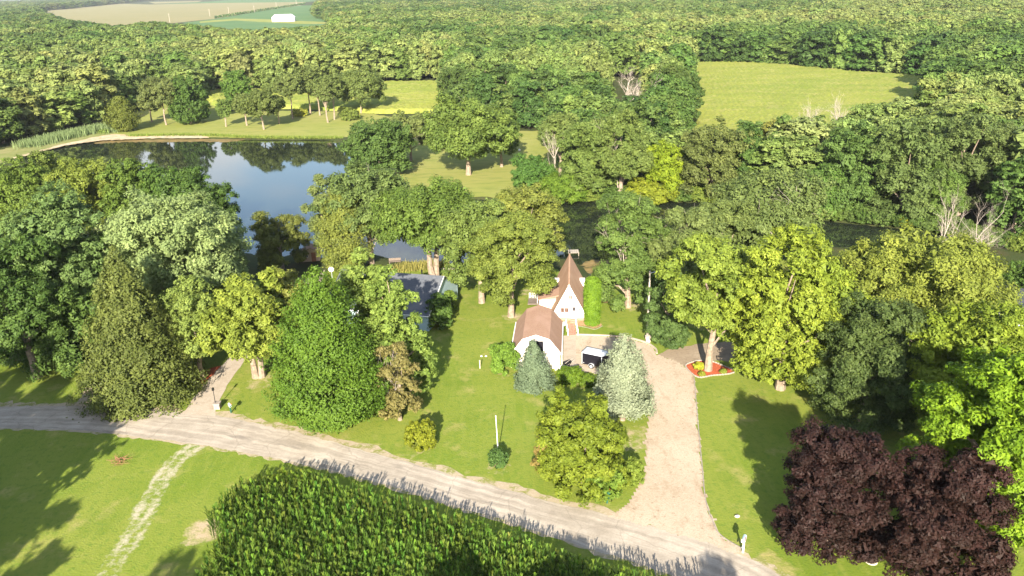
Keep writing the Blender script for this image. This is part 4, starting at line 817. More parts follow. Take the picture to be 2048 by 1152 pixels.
cdir = G(900, 1026) - G(640, 950); ca = math.atan2(cdir.y, cdir.x)
rc = np.random.RandomState(3); pts = []
for r_ in np.arange(-60, 60, .82):
    for q in np.arange(-80, 80, .28): pts.append((r_, q))
pts = np.array(pts); pts = pts + rc.randn(*pts.shape) * np.array([.05, .05])
o0 = G(800, 1100); X = o0.x + pts[:, 1] * math.cos(ca) - pts[:, 0] * math.sin(ca); Y = o0.y + pts[:, 1] * math.sin(ca) + pts[:, 0] * math.cos(ca)
k = in_poly(X, Y, ragged(CORN, 1, .18, 8)) & (Y > 50); X, Y = X[k], Y[k]
cu, cv = cam_xy(X, Y, np.full(len(X), 1.4)); seen = (cv < 1148) & (cu > 0)
csz = (.82 + .2 * rc.rand(len(X))) * (1 - .12 * (vnoise(X, Y, 5, 9) > .7)); cturn = rc.rand(len(X)) * 6.28
ccol = np.array((.064, .116, .017)) * (.55 + .95 * rc.rand(len(X), 1)) * (1 + .10 * rc.randn(len(X), 3)); ed = np.exp(-(np.hypot(X - G(585, 950).x, Y - G(585, 950).y) / 3.2) ** 2); ccol += ed[:, None] * np.array((.06, .05, -.002))
ccol = np.clip(ccol, .004, 1)
oc = np.argsort(np.where(seen, np.hypot(X, Y), 1e6)); ci_, cr_ = oc[:290], oc[290:]
CM_ = [corn_mesh(40 + j, LEAF) for j in range(4)]
for q in ci_:
    o = link('corn_plant', CM_[q % 4], None, (X[q], Y[q], 0.01)); o.scale = (1, 1, csz[q]); o.rotation_euler = (0, 0, cturn[q]); o.color = rgba(ccol[q])
    tag(o, 'tall green corn plant in the dense rows at the lower edge', 'corn plant', 'corn plants at the lower edge')
csrc = [bpy.data.objects.new('corn_plant_source', corn_mesh(60 + j, LEAF_FAR)) for j in range(5)]
cs = gn_scatter('corn_crop', np.stack([X[cr_], Y[cr_], np.full(len(cr_), .01)], 1), {'size': np.stack([np.ones(len(cr_)), np.ones(len(cr_)), csz[cr_]], 1), 'turn': cturn[cr_], 'pick': rc.randint(0, 5, len(cr_)).astype(np.int32)}, {'plant_colour': ccol[cr_]}, csrc)
cs['label'] = 'dense green corn crop below the road'

# far corn and the field behind the far lawn: standing crop with rows
def crop(name, px, h, step, rowdir, mat, gap=None, seed=2):
    P = [(p.x, p.y) for p in poly(px)]; P = ragged(P, 5, .5, seed); x0, x1 = min(p[0] for p in P), max(p[0] for p in P); y0, y1 = min(p[1] for p in P), max(p[1] for p in P); rr = np.random.RandomState(seed)
    def zf(Xg, Yg):
        e = dist_line(Xg.ravel(), Yg.ravel(), P, True).reshape(Xg.shape); rowc = (Xg * math.cos(rowdir) + Yg * math.sin(rowdir))
        z = h * (.72 + .16 * np.sin(rowc * 2 * math.pi / 3.0)) + .45 * rr.rand(*Xg.shape) + .4 * vnoise(Xg, Yg, 14, seed)
        if gap: z *= np.where(dist_line(Xg.ravel(), Yg.ravel(), gap).reshape(Xg.shape) < 2.6, .45 + .3 * (np.sin(Xg * 2.2) > 0), 1)
        return np.where(e < step * .9, .05, z)
    o = grid_sheet(name, np.arange(x0, x1, step), np.arange(y0, y1, step), zf, mat, keep=lambda a, b: in_poly(a, b, P), kind=False); return stuff(o)
gapl = [(p.x, p.y) for p in poly([(1395, 204), (1440, 210), (1500, 210), (1545, 206)])]
crop('corn_field_crop', [(1375, 131), (1480, 131), (1560, 135), (1640, 142), (1700, 149), (1780, 155), (1870, 162), (1860, 260), (1700, 290), (1560, 310), (1380, 300)], 2.4, 1.15, .3, CORNM, None)['label'] = 'sunlit yellow green corn field among the woods'
crop('middle_field_crop', [(400, 186), (470, 181), (560, 186), (690, 176), (780, 167), (890, 167), (895, 226), (760, 228), (600, 218), (440, 220)], 1.6, 1.0, 1.4, CORNM, None, 5)['label'] = 'light green crop strip behind the far lawn'

# ------------------------------------------------------------------ buildings
def frame_window(par, x, z, wd, ht, y, pane=GLASS, bars=1, name='window'):
    """window on a wall facing -y at local (x, z): frame part with pane sub-part"""
    m = MB(); t = .07
    m.box(x - wd / 2 - t, y - .05, z - ht / 2 - t, x - wd / 2, y + .02, z + ht / 2 + t).box(x + wd / 2, y - .05, z - ht / 2 - t, x + wd / 2 + t, y + .02, z + ht / 2 + t)
    m.box(x - wd / 2, y - .05, z + ht / 2, x + wd / 2, y + .02, z + ht / 2 + t).box(x - wd / 2, y - .05, z - ht / 2 - t, x + wd / 2, y + .02, z - ht / 2)
    if bars: m.box(x - .02, y - .045, z - ht / 2, x + .02, y + .0, z + ht / 2)
    f = m.build(name, WHITE_TRIM, par); MB().box(x - wd / 2 + .002, y - .02, z - ht / 2 + .002, x + wd / 2 - .002, y + .01, z + ht / 2 - .002).build('pane', pane, f); return f

# pointed house
base = G(1138, 641); apz = z_at(base, 568); r1 = G(1140, 568, apz); r2 = G(1141, 507, apz)
ax = (r2 - r1); LEN = ax.length; yaw = math.atan2(-ax.x, ax.y)
hs = thing('pointed_house', 'small white house with a steep brown shingle roof reaching down to the ground', 'house', (base.x, base.y, 0), yaw)
HW, EZ = 2.45, 1.25; sl = (apz - EZ) / HW
MB().prism([(-HW + .12, 0), (HW - .12, 0), (HW - .12, EZ), (0, apz - .22), (-HW + .12, EZ)], 0, .22).build('front_wall', WHITE, hs)
MB().prism([(-HW + .12, 0), (HW - .12, 0), (HW - .12, EZ), (0, apz - .22), (-HW + .12, EZ)], LEN - .5, LEN - .3).build('rear_wall', WHITE, hs)
MB().box(-HW + .13, .23, 0, -HW + .3, LEN - .52, EZ).box(HW - .3, .23, 0, HW - .13, LEN - .52, EZ).build('side_wall', WHITE, hs)
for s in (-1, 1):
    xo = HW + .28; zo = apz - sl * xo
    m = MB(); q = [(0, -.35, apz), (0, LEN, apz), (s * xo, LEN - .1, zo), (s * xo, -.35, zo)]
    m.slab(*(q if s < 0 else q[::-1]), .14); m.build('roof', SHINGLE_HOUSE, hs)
    MB().slab(*([(0, -.39, apz + .01), (0, -.355, apz + .01), (s * xo, -.355, zo), (s * xo, -.39, zo)] if s < 0 else [(0, -.355, apz + .01), (0, -.39, apz + .01), (s * xo, -.39, zo), (s * xo, -.355, zo)]), .2).build('bargeboard', WHITE_TRIM, hs)
    d = MB().box(s * 1.2, LEN - 4.0, 1.3, s * 2.5, LEN - 3.0, 2.75).build('dormer', WHITE_TRIM, hs)
MB().box(-HW + .05, -.06, 0, HW - .05, -.003, .42).build('brick_base', BRICK, hs)
v = MB().tube((0, -.07, apz - .85), (0, .02, apz - .85), .24, .24, 16).build('vent', DARKMETAL, hs); MB().tube((0, -.09, apz - .85), (0, -.075, apz - .85), .17, .17, 16).build('grille', ALU, v)
frame_window(hs, .28, apz - 2.1, .55, .65, -.005, GLASSWARM); frame_window(hs, -.98, 1.72, .5, .72, -.005, GLASSWARM, 0); frame_window(hs, -.36, 1.72, .55, .72, -.005, GLASSWARM, 0)
dr = MB().box(.28, -.1, .42, 1.22, -.005, 2.45).build('door', WHITE_TRIM, hs); MB().tube((1.12, -.14, 1.35), (1.12, -.1, 1.35), .04, .04).build('handle', DARKMETAL, dr); MB().box(.5, -.108, 1.6, 1.0, -.101, 2.25).build('pane', GLASS, dr)
for (lx_, lz_) in ((.42, 2.95), (1.55, 1.75)): MB().box(lx_ - .06, -.18, lz_, lx_ + .06, -.005, lz_ + .3).build('wall_lamp', DARKMETAL, hs)
ch = MB().box(-3.6, 5.6, 0, -2.75, 6.5, 4.2).build('chimney', BRICK, hs); MB().box(-3.68, 5.52, 4.2, -2.67, 6.58, 4.32).build('cap', CONCRETE, ch)
MB().box(-4.6, 3.3, 0, -1.9, 5.5, 2.05).build('side_wing', WHITE, hs)
MB().slab((-4.85, 3.05, 2.15), (-1.25, 3.05, 2.95), (-1.25, 6.6, 2.95), (-4.85, 6.6, 2.15), .14).build('wing_roof', SHINGLE, hs)
rl = MB(); rl.box(-6.4, 6.8, 1.7, -4.7, 6.86, 1.78).box(-6.4, 6.8, 1.2, -4.7, 6.86, 1.26).box(-5.0, 4.6, 1.7, -4.94, 6.8, 1.78)
for k in range(8): rl.box(-6.4 + k * .24, 6.8, .9, -6.34 + k * .24, 6.86, 1.7)
for k in range(10): rl.box(-5.0, 4.6 + k * .22, .9, -4.94, 4.66 + k * .22, 1.7)
rl.build('deck_railing', WHITE_TRIM, hs); MB().box(-6.5, 4.5, .7, -4.62, 6.95, .88).build('deck', DECKWOOD, hs)
wv = MB().tube((0, LEN - .2, apz - .05), (0, LEN - .2, apz + .75), .035, .03).tube((-.4, LEN - .2, apz + .5), (.4, LEN - .2, apz + .5), .03, .03).ball((0, LEN - .2, apz + .25), .13, .13, .13).build('weather_vane', DARKMETAL, hs)
MB().box(.2, -.75, 0, 1.3, -.065, .36).box(.2, -1.1, 0, 1.3, -.752, .18).build('doorstep', BRICK, hs)
# walk with railings
pA = G(1146, 649); pB = G(1146, 671)
structure(MB().box(-.55, 0, .03, .55, (pA - pB).length, .09).build('brick_walk', BRICK, None, (pB.x, pB.y, 0)))
for k, (s, lb) in enumerate(((-.72, 'white handrail on the left of the house walk'), (.72, 'white handrail on the right of the house walk'))):
    t = thing('handrail', lb, 'railing', (pB.x + s, pB.y, 0), 0, 'handrails of the house walk'); L = (pA - pB).length
    MB().box(-.05, 0, .82, .05, L, .93).build('top_rail', WHITE_TRIM, t); MB().box(-.03, .06, .15, .03, L - .06, .22).build('bottom_rail', WHITE_TRIM, t)
    for j in range(4): MB().box(-.06, j * (L - .12) / 3, 0, .06, j * (L - .12) / 3 + .12, .815).build('post', WHITE_TRIM, t)
    bl = MB()
    for j in range(int(L / .16)): bl.box(-.02, .1 + j * .16, .222, .02, .14 + j * .16, .818)
    bl.build('balusters', WHITE_TRIM, t)

# barn
bb = G(1073, 737); bz = z_at(bb, 668); b1 = G(1072, 668, bz); b2 = G(1078.5, 609.5, bz); ax = b2 - b1; BL = ax.length; yaw = math.atan2(-ax.x, ax.y)
sc = proj((bb.x, bb.y, 2))[2] / FPX; BW = 49.5 * sc; KW, KZ = 27 * sc, bz - 0.62; EZ = bz - 2.55
bn = thing('barn', 'white barn with a brown curved gambrel roof', 'barn', (bb.x, bb.y, 0), yaw)
prof = [(-BW + .2, 0), (BW - .2, 0), (BW - .2, EZ + .1), (KW - .08, KZ - .15), (0, bz - .16), (-KW + .08, KZ - .15), (-BW + .2, EZ + .1)]
MB().prism(prof, 0, .2).build('front_wall', WHITE, bn); MB().prism(prof, BL - .4, BL - .2).build('rear_wall', WHITE, bn)
MB().box(-BW + .21, .21, 0, -BW + .38, BL - .41, EZ).box(BW - .38, .21, 0, BW - .21, BL - .41, EZ).build('side_wall', WHITE, bn)
for s in (-1, 1):
    for (xa, za, xb, zb) in ((0, bz, KW, KZ), (KW, KZ, BW + .06, EZ - .12)):
        q = [(s * xa, -.3, za), (s * xa, BL, za), (s * xb, BL, zb), (s * xb, -.3, zb)]; MB().slab(*(q if s < 0 else q[::-1]), .12).build('roof', SHINGLE, bn)
        e = [(s * xa, -.35, za + .01), (s * xa, -.303, za + .01), (s * xb, -.303, zb + .01), (s * xb, -.35, zb + .01)]; MB().slab(*(e if s < 0 else e[::-1]), .2).build('bargeboard', WHITE_TRIM, bn)
    MB().box(s * (BW + .12) - .06, -.3, EZ - .26, s * (BW + .12) + .06, BL, EZ - .13).build('gutter', WHITE_TRIM, bn)
    MB().tube((s * (BW + .1), .1, .05), (s * (BW + .1), .1, EZ - .26), .05, .05, 6).build('downpipe', WHITE_TRIM, bn)
dm = MB().box(-.95, -.03, bz - 2.6, .95, -.003, bz - 1.0).build('dark_loft_opening', BLACKPAINT, bn)  # black panel stands in for the shade inside the open loft
MB().box(-1.06, -.045, bz - 2.6, -.952, -.003, bz - .9).box(.952, -.045, bz - 2.6, 1.06, -.003, bz - .9).box(-.95, -.045, bz - .998, .95, -.003, bz - .9).build('frame', WHITE_TRIM, dm)
MB().box(-1.3, -.05, 0, 1.3, -.003, 2.05).build('garage_door', WHITE_TRIM, bn)
MB().tube((0, -.2, bz - .45), (0, .0, bz - .45), .16, .16, 10).build('gable_lamp', ALU, bn)
MB().box(BW - .199, 1.2, 0, BW - .15, 2.1, 2.0).build('side_door', WHITE_TRIM, bn)
fc = thing('picket_fence', 'short white picket fence at the right front corner of the barn', 'fence', tuple(G(1110, 741)), 0)
MB().box(0, .02, .25, 1.6, .06, .31).box(0, .02, .55, 1.6, .06, .61).build('rail', WHITE_TRIM, fc)
for k in range(9): MB().box(k * .19, 0, 0, k * .19 + .1, .018, .75).build('picket', WHITE_TRIM, fc)
sdh = thing('satellite_dish', 'small grey dish on a post at the rear corner of the barn', 'dish', tuple(G(1128, 668)), 0)
MB().tube((0, 0, 0), (0, 0, 1.5), .04, .04).build('post', DARKMETAL, sdh); MB().ball((0, -.1, 1.65), .42, .16, .38, 12, 8).build('reflector', plain('dish_grey', (.25, .27, .28), .5), sdh)

# blue grey house on the left
E0 = G(854, 631, 2.7); R0 = G(884, 551.5, 6.3); gv = Vector((R0.x - E0.x, R0.y - E0.y, 0)); HWd = gv.length; gv.normalize(); uv = Vector((-gv.y, gv.x, 0))    # uv points left along the ridge
yaw = math.atan2(-gv.x, gv.y); LL = 16.5
bh = thing('long_house', 'long pale blue house with a grey shingle roof half hidden by trees', 'house', (R0.x, R0.y, 0), yaw)
# local frame: x right (towards gable end at x = 0), y away from the camera, ridge at y = 0
MB().prism([(0, 0)] * 0 + [(-LL, 0), (0, 0), (0, 2.6), (-LL, 2.6)], -HWd + .35, -HWd + .55).build('front_wall', BLUESIDING, bh)
MB().prism([(-LL, 0), (0, 0), (0, 2.6), (-LL, 2.6)], HWd - .55, HWd - .35).build('rear_wall', BLUESIDING, bh)
for x in (-.2, -LL):
    MB().add([(x, -HWd + .56, 0), (x, HWd - .56, 0), (x, HWd - .56, 2.55), (x, 0, 6.05), (x, -HWd + .56, 2.55), (x + .19, -HWd + .56, 0), (x + .19, HWd - .56, 0), (x + .19, HWd - .56, 2.55), (x + .19, 0, 6.05), (x + .19, -HWd + .56, 2.55)],
             [(0, 1, 2, 3, 4), (9, 8, 7, 6, 5), (0, 5, 6, 1), (1, 6, 7, 2), (2, 7, 8, 3), (3, 8, 9, 4), (4, 9, 5, 0)]).build('gable_wall', BLUESIDING, bh)
MB().slab((-LL - .3, -HWd, 2.7), (.3, -HWd, 2.7), (.3, 0, 6.3), (-LL - .3, 0, 6.3), .15).build('roof', SLATE, bh); MB().slab((.3, HWd, 2.7), (-LL - .3, HWd, 2.7), (-LL - .3, 0, 6.3), (.3, 0, 6.3), .15).build('roof', SLATE, bh)
MB().slab((.303, -HWd, 2.71), (.36, -HWd, 2.71), (.36, 0, 6.31), (.303, 0, 6.31), .22).build('bargeboard', WHITE_TRIM, bh)
MB().box(-LL - .3, -HWd - .13, 2.5, .3, -HWd - .02, 2.62).build('gutter', WHITE_TRIM, bh)
MB().tube((-3.5, .6, 5.6), (-3.5, .6, 6.75), .12, .12).build('roof_vent', DARKMETAL, bh)
for x in (-3, -7, -11): frame_window(bh, x, 1.5, 1.1, 1.1, -HWd + .345)
m = MB().box(0, -2, 1.0, .04, -.8, 2.2).build('window', WHITE_TRIM, bh); MB().box(.041, -1.9, 1.1, .05, -.9, 2.1).build('pane', GLASS, m)
dsh = thing('roof_dish', 'white dish on a mast at the ridge of the grey roof', 'dish', tuple(G(664, 552, 6.3)), 0); MB().tube((0, 0, -.4), (0, 0, 1.0), .04, .04).build('mast', ALU, dsh); MB().ball((0, -.1, 1.1), .42, .15, .40, 12, 8).build('reflector', WHITE_TRIM, dsh)
# garden shed by the pond
sp = G(623, 523); sh = thing('garden_shed', 'small beige shed with a brown roof at the pond bank', 'shed', (sp.x, sp.y, 0), .15)
MB().prism([(-1.6, 0), (1.6, 0), (1.6, 1.8), (0, 2.6), (-1.6, 1.8)], 0, 2.6).build('wall', plain('beige_siding', (.52, .42, .33), .7), sh)
for s in (-1, 1):
    q = [(0, -.2, 2.75), (0, 2.8, 2.75), (s * 1.85, 2.8, 1.82), (s * 1.85, -.2, 1.82)]; MB().slab(*(q if s < 0 else q[::-1]), .1).build('roof', SHINGLE, sh)
frame_window(sh, -.8, 1.2, .5, .6, -.005); MB().box(.1, -.04, 0, .9, -.003, 1.75).build('door', REDWOOD, sh)
# blue house at the right edge
hp = G(2080, 668); rh = thing('blue_house', 'pale blue house with a grey roof cut by the right edge', 'house', (hp.x, hp.y, 0), -.5)
MB().prism([(-5, 0), (5, 0), (5, 2.5), (0, 4.4), (-5, 2.5)], 0, 11).build('wall', BLUESIDING, rh)
for s in (-1, 1):
    q = [(0, -.5, 4.6), (0, 11.5, 4.6), (s * 5.6, 11.5, 2.4), (s * 5.6, -.5, 2.4)]; MB().slab(*(q if s < 0 else q[::-1]), .14).build('roof', SLATE, rh)
    e = [(s * 0, -.58, 4.61), (0, -.503, 4.61), (s * 5.6, -.503, 2.41), (s * 5.6, -.58, 2.41)]; MB().slab(*(e if s < 0 else e[::-1]), .22).build('bargeboard', WHITE_TRIM, rh)
for x in (-2.6, 1.5): frame_window(rh, x, 1.4, .9, 1.0, -.005)
hp = G(1733, 585); wh = thing('white_cottage', 'low cottage with a white roof edge between the yellow green trees', 'house', (hp.x, hp.y, 0), .06)
MB().box(-4, 0, 0, 4, 6, 2.5).build('wall', plain('brown_siding', (.25, .17, .12), .8), wh); MB().slab((-4.4, -.5, 2.62), (4.4, -.5, 2.62), (4.4, 6.4, 3.1), (-4.4, 6.4, 3.1), .12).build('roof', SLATE, wh)
MB().box(-4.4, -.57, 2.38, 4.4, -.503, 2.66).build('fascia', WHITE_TRIM, wh); frame_window(wh, 1, 1.4, 1.2, 1.0, -.005); frame_window(wh, -2, 1.4, 1.2, 1.0, -.005)
# far barn with utility poles along its road
fp = G(567, 43); fb = thing('machine_shed', 'white metal farm building far off among green fields', 'barn', (fp.x, fp.y, 0), .12); s = proj(fp)[2] / FPX; W2 = 22 * s
MB().box(-W2, 0, 0, W2, W2 * .8, 6.0).build('wall', WHITE_TRIM, fb); MB().prism([(-W2 - .4, 6.02), (W2 + .4, 6.02), (W2 * .72, 10.2), (-W2 * .72, 10.2)], -.5, W2 * .8 + .5).build('roof', WHITE_TRIM, fb)
MB().box(-W2 * .7, -.2, 0, -W2 * .32, -.01, 4.6).build('door', ALU, fb); MB().box(0, -.2, 0, W2 * .5, -.01, 4.6).build('door', ALU, fb)
for k, (x, y0, y1) in enumerate(((340, 45, 17), (420, 33, 18), (458, 28, 12), (509, 25, 4), (553, 16, 0), (593, 10, -2))):
    P = G(x, y0); h = min(14, z_at(P, y1)); r = .12 + proj(P)[2] * .00016
    t = thing('utility_pole', ORD[k] + ' pale utility pole from the left along the far field edge', 'utility pole', (P.x, P.y, 0), .6, 'utility poles along the far field')
    MB().tube((0, 0, 0), (0, 0, h), r, r * .8, 6).build('pole', WOODPOLE, t); MB().box(-1.2, -.1, h - 1.1, 1.2, .1, h - .8).build('crossarm', WOODPOLE, t)
def hedge_line(px0, px1, n, hgt, name, label):
    a, b = G(*px0), G(*px1); rng = np.random.RandomState(5); tt = rng.rand(n); C = np.stack([a.x + (b.x - a.x) * tt, a.y + (b.y - a.y) * tt, hgt * rng.rand(n)], 1) + rng.randn(n, 3) * np.array([1.5, 1.5, .2]); C[:, 2] = np.abs(C[:, 2])
    V, F = leaves(C, sph(rng, n) + np.array([0, 0, .5]), 1.6 + rng.rand(n), rng); o = link(name, np_mesh(name, V, F, LEAF, {'tint': ('FACE', rng.rand(n))}, 3)); o.color = rgba(DARK); tag(o, label, 'hedge')
hedge_line((430, 37), (612, 8), 900, 4, 'hedge', 'thin dark hedge line along the far tan field')

# ------------------------------------------------------------------ yard things
def low_wall(name, label, cat, px, hgt, wid, mat, piece=None, struct=False, nsp=6):
    P = spline(poly(px), nsp); n = len(P); m = MB(); side = []
    for i_ in range(n):
        a = Vector(P[max(i_ - 1, 0)]); b = Vector(P[min(i_ + 1, n - 1)]); t = (b - a).normalized(); nn = Vector((-t.y, t.x)) * wid / 2; c = Vector(P[i_]); side.append((c + nn, c - nn))
    vs = []
    for a, b in side: vs += [(a.x, a.y, 0), (b.x, b.y, 0), (b.x, b.y, hgt), (a.x, a.y, hgt)]
    fs = [(0, 1, 2, 3), tuple(4 * (n - 1) + q for q in (3, 2, 1, 0))]
    for i_ in range(n - 1):
        k = 4 * i_
        for q in range(4): fs.append((k + q, k + 4 + q, k + 4 + (q + 1) % 4, k + (q + 1) % 4))
    m.add(vs, fs); o = m.build(name, mat)
    return structure(o) if struct else tag(o, label, cat)
low_wall('parking_curb', 'pale concrete curb bounding the gravel yard behind the spruce', 'curb', [(1152, 670), (1209, 672), (1235, 674), (1264, 678), (1294, 687), (1311, 699), (1314, 708)], .2, .2, CONCRETE)
low_wall('driveway_edging', 'thin pale edging along the right side of the gravel driveway', 'curb', [(1388, 754), (1394, 824), (1399, 880), (1405, 940), (1411, 1000), (1424, 1040), (1440, 1070), (1480, 1096)], .09, .11, STONE)
low_wall('bed_edging', 'curved brick edging around the house bed', 'edging', [(1152, 652), (1172, 655), (1190, 659), (1205, 652)], .06, .1, STONE)
BED = poly([(1371, 733), (1389, 724), (1405, 722), (1424, 724), (1447, 733), (1470, 743), (1457, 749), (1425, 752), (1394, 755)])
bed = thing('mulch_bed', 'red mulch bed ringed with pale stones at the foot of the ash', 'garden bed', (BED[0].x, BED[0].y, 0))
sheetpts = spline(BED, 4, True); tri = geometry.tessellate_polygon([[Vector((x, y, 0)) for x, y in sheetpts]])
me = bpy.data.meshes.new('mulch'); me.from_pydata([(x - BED[0].x, y - BED[0].y, .06) for x, y in sheetpts], [], [tuple(t) for t in tri]); me.materials.append(MULCH); link('mulch', me, bed)
rsamp, _ = resample(sheetpts + [sheetpts[0]], 46); rg = random.Random(3)
SM = [MB().ball((0, 0, .08), .26, .12, .12, 7, 5, .14, rg).mesh('stone', STONE) for _ in range(4)]
for k, (x, y) in enumerate(rsamp[:-1]):
    nx = rsamp[k + 1]; o = link('stone', SM[k % 4], bed, (x - BED[0].x, y - BED[0].y, .02)); o.rotation_euler = (0, 0, math.atan2(nx[1] - y, nx[0] - x))
plant('hosta', 'yellow green leafy clump at the left in the red mulch bed', 'plant', 1398, 726, 22, base=(1398, 738), kind='shrub', col=(.24, .27, .03), z0=0, trunk=False, cover=2.2)
plant('hosta', 'low green clump at the right in the red mulch bed', 'plant', 1447, 738, 14, base=(1447, 747), kind='shrub', col=(.14, .18, .03), z0=0, trunk=False, cover=2.2)
plant('hosta', 'small green clump at the front rim of the red mulch bed', 'plant', 1404, 745, 14, base=(1404, 752), kind='shrub', col=(.16, .19, .03), z0=0, trunk=False, cover=2.2)

def mailbox(px, post_h, mat_box, mat_post, name, label, rz=0, flag=True):
    P = G(*px); t = thing(name, label, 'mailbox', (P.x, P.y, 0), rz)
    MB().box(-.06, -.06, 0, .06, .06, post_h).build('post', mat_post, t); MB().box(-.04, -.45, post_h - .5, .04, .05, post_h - .42).build('brace', mat_post, t)
    prof = [(-.13, post_h), (.13, post_h), (.13, post_h + .2)] + [(.13 * math.cos(a), post_h + .2 + .13 * math.sin(a)) for a in np.linspace(.3, math.pi - .3, 6)] + [(-.13, post_h + .2)]
    b = MB().prism(prof, -.42, .2).build('box', mat_box, t); MB().box(-.11, -.435, post_h + .03, .11, -.421, post_h + .26).build('door', mat_post, b)
    if flag: MB().box(.131, -.3, post_h + .15, .15, -.26, post_h + .5).build('flag', plain('red_flag', (.5, .03, .02), .5), t)
    return t
mailbox((1214, 1007), 1.35, GREENMETAL, GREENMETAL, 'mailbox', 'dark green mailbox by the crabapple at the driveway mouth', .3)
m = mailbox((1486, 1105), 1.3, BLUEMETAL, WHITE_TRIM, 'mailbox', 'pale mailbox on a white post right of the driveway mouth', -.5); m.scale = (1.25, 1.25, 1.1)
mailbox((462, 826), 1.0, WHITE_TRIM, GREENMETAL, 'mailbox', 'white mailbox on a green post by the pale driveway', .6)
mailbox((249, 805), 0.9, GREENMETAL, GREENMETAL, 'mailbox', 'green mailbox in the shade at the foot of the olive spruce', .2)
P = G(436, 817); t = thing('lamp_pillar', 'stone pillar with a thin lamp post beside the pale driveway', 'lamp post', (P.x, P.y, 0)); MB().box(-.35, -.35, 0, .35, .35, .75).box(-.42, -.42, .752, .42, .42, .85).build('pillar', STONE, t); MB().tube((-.2, 0, .85), (-.2, 0, 2.5), .045, .04).build('post', DARKMETAL, t); MB().box(-.32, -.12, 2.5, -.08, .12, 2.85).build('lantern', DARKMETAL, t)
P = G(996.5, 909); fh = z_at(P, 833); t = thing('flagpole', 'bare white flagpole rising from the dark bush', 'flagpole', (P.x, P.y, 0), 0); t.rotation_euler = (0, -.025, 0)
MB().path([(0, 0, 0), (0, 0, fh * .5), (0, 0, fh)], [.06, .05, .035], 8).build('pole', WHITE_TRIM, t); MB().ball((0, 0, fh + .06), .08, .08, .08).build('finial', ALU, t); MB().tube((0, 0, 0), (0, 0, .25), .14, .12, 8).build('base', CONCRETE, t)
P = G(1294.5, 681); uh = 10.5; t = thing('light_pole', 'wooden light pole with a pale stone pillar at its foot', 'light pole', (P.x, P.y, 0)); MB().path([(0, 0, 0), (0, 0, uh)], [.17, .12], 8).build('pole', WOODPOLE, t); MB().box(-.3, -.75, 0, .3, -.18, .6).box(-.38, -.82, .601, .38, -.18, .95).build('pillar', PALESTONE, t); MB().tube((0, 0, uh - .3), (.9, -.3, uh), .04, .04).build('arm', ALU, t); MB().ball((1.0, -.33, uh - .05), .25, .18, .1).build('lamp', ALU, t)
P = G(960, 737); tag(MB().box(-.06, -.06, 0, .06, .06, 1.15).box(-.09, -.09, 1.152, .09, .09, 1.2).build('marker_post', PALESTONE, None, (P.x, P.y, 0)), 'short pale post standing on the lawn left of the barn', 'post')
P = G(1742, 1123); t = thing('lamp_post', 'lamp post with a white globe between the purple maples', 'lamp post', (P.x, P.y, 0)); MB().path([(0, 0, 0), (0, 0, 2.1)], [.05, .04], 8).build('post', DARKMETAL, t); MB().ball((0, 0, 2.25), .17, .17, .19).build('globe', WHITE_TRIM, t); MB().tube((0, 0, 0), (0, 0, .12), .55, .5, 14).build('planter', PALESTONE, t)
P = G(1474, 1034); rg = random.Random(2); tag(MB().ball((0, 0, .08), .28, .2, .14, 8, 6, .12, rg).build('stone', PALESTONE, None, (P.x, P.y, 0)), 'single white stone lying on the lawn right of the driveway', 'stone')
for (x, y, lb) in ((963, 713, 'white flat stone on the lawn, left one of two near the barn bush'), (972, 713, 'white flat stone on the lawn, right one of two near the barn bush')):
    P = G(x, y); tag(MB().ball((0, 0, .05), .16, .14, .08, 7, 5, .1, rg).build('stone', WHITE_TRIM, None, (P.x, P.y, 0)), lb, 'stone')
P = G(1039, 309); t = thing('golf_tee_sign', 'tiny white round marker on the peninsula lawn', 'marker', (P.x, P.y, 0)); MB().tube((0, 0, 0), (0, 0, 1.0), .05, .05).build('post', DARKMETAL, t); MB().ball((0, 0, 1.3), .4, .3, .4).build('disc', WHITE_TRIM, t)
# brush pile
P = G(238, 926); rg = random.Random(8); m = MB()
for k in range(46):
    a, r = rg.uniform(0, 6.28), rg.uniform(.1, .8); p = Vector((math.cos(a) * r, math.sin(a) * r, rg.uniform(0, .35))); m.tube(p, p + Vector((rg.gauss(0, .6), rg.gauss(0, .6), rg.uniform(0, .5))), .02, .008, 4)
tag(m.build('brush_pile', REDWOOD, None, (P.x, P.y, .02)), 'pile of dry brown twigs on the mown grass left of the track', 'brush pile')

# cargo trailer
c0 = G(1164, 733); c1 = G(1206, 742); ux = (c1 - c0); yaw = math.atan2(ux.y, ux.x) ; t = thing('cargo_trailer', 'small black box trailer with a silver roof parked behind the spruce', 'trailer', (c0.x, c0.y, 0), yaw)
L, W, Z0, Z1 = 2.9, 1.75, .45, 2.05; outline = [(0, 0), (L - .1, 0), (L + .5, W / 2), (L - .1, W), (0, W)]
m = MB(); m.add([(x, y, Z0) for x, y in outline] + [(x, y, Z1) for x, y in outline], [(4, 3, 2, 1, 0), (5, 6, 7, 8, 9)] + [(k, (k + 1) % 5, (k + 1) % 5 + 5, k + 5) for k in range(5)]); m.build('body', BLACKPAINT, t)
ot = [(-.05, -.05), (L - .08, -.05), (L + .56, W / 2), (L - .08, W + .05), (-.05, W + .05)]; rf = MB(); rf.add([(x, y, Z1 + .002) for x, y in ot] + [(x * .99 + .02, W / 2 + (y - W / 2) * .94, Z1 + .09) for x, y in ot], [(4, 3, 2, 1, 0), (5, 6, 7, 8, 9)] + [(k, (k + 1) % 5, (k + 1) % 5 + 5, k + 5) for k in range(5)]); rf.build('roof', ALU, t)
MB().box(L - .14, -.03, Z0, L - .06, -.003, Z1).box(-.03, -.03, Z0, .05, -.003, Z1).build('trim', ALU, t)
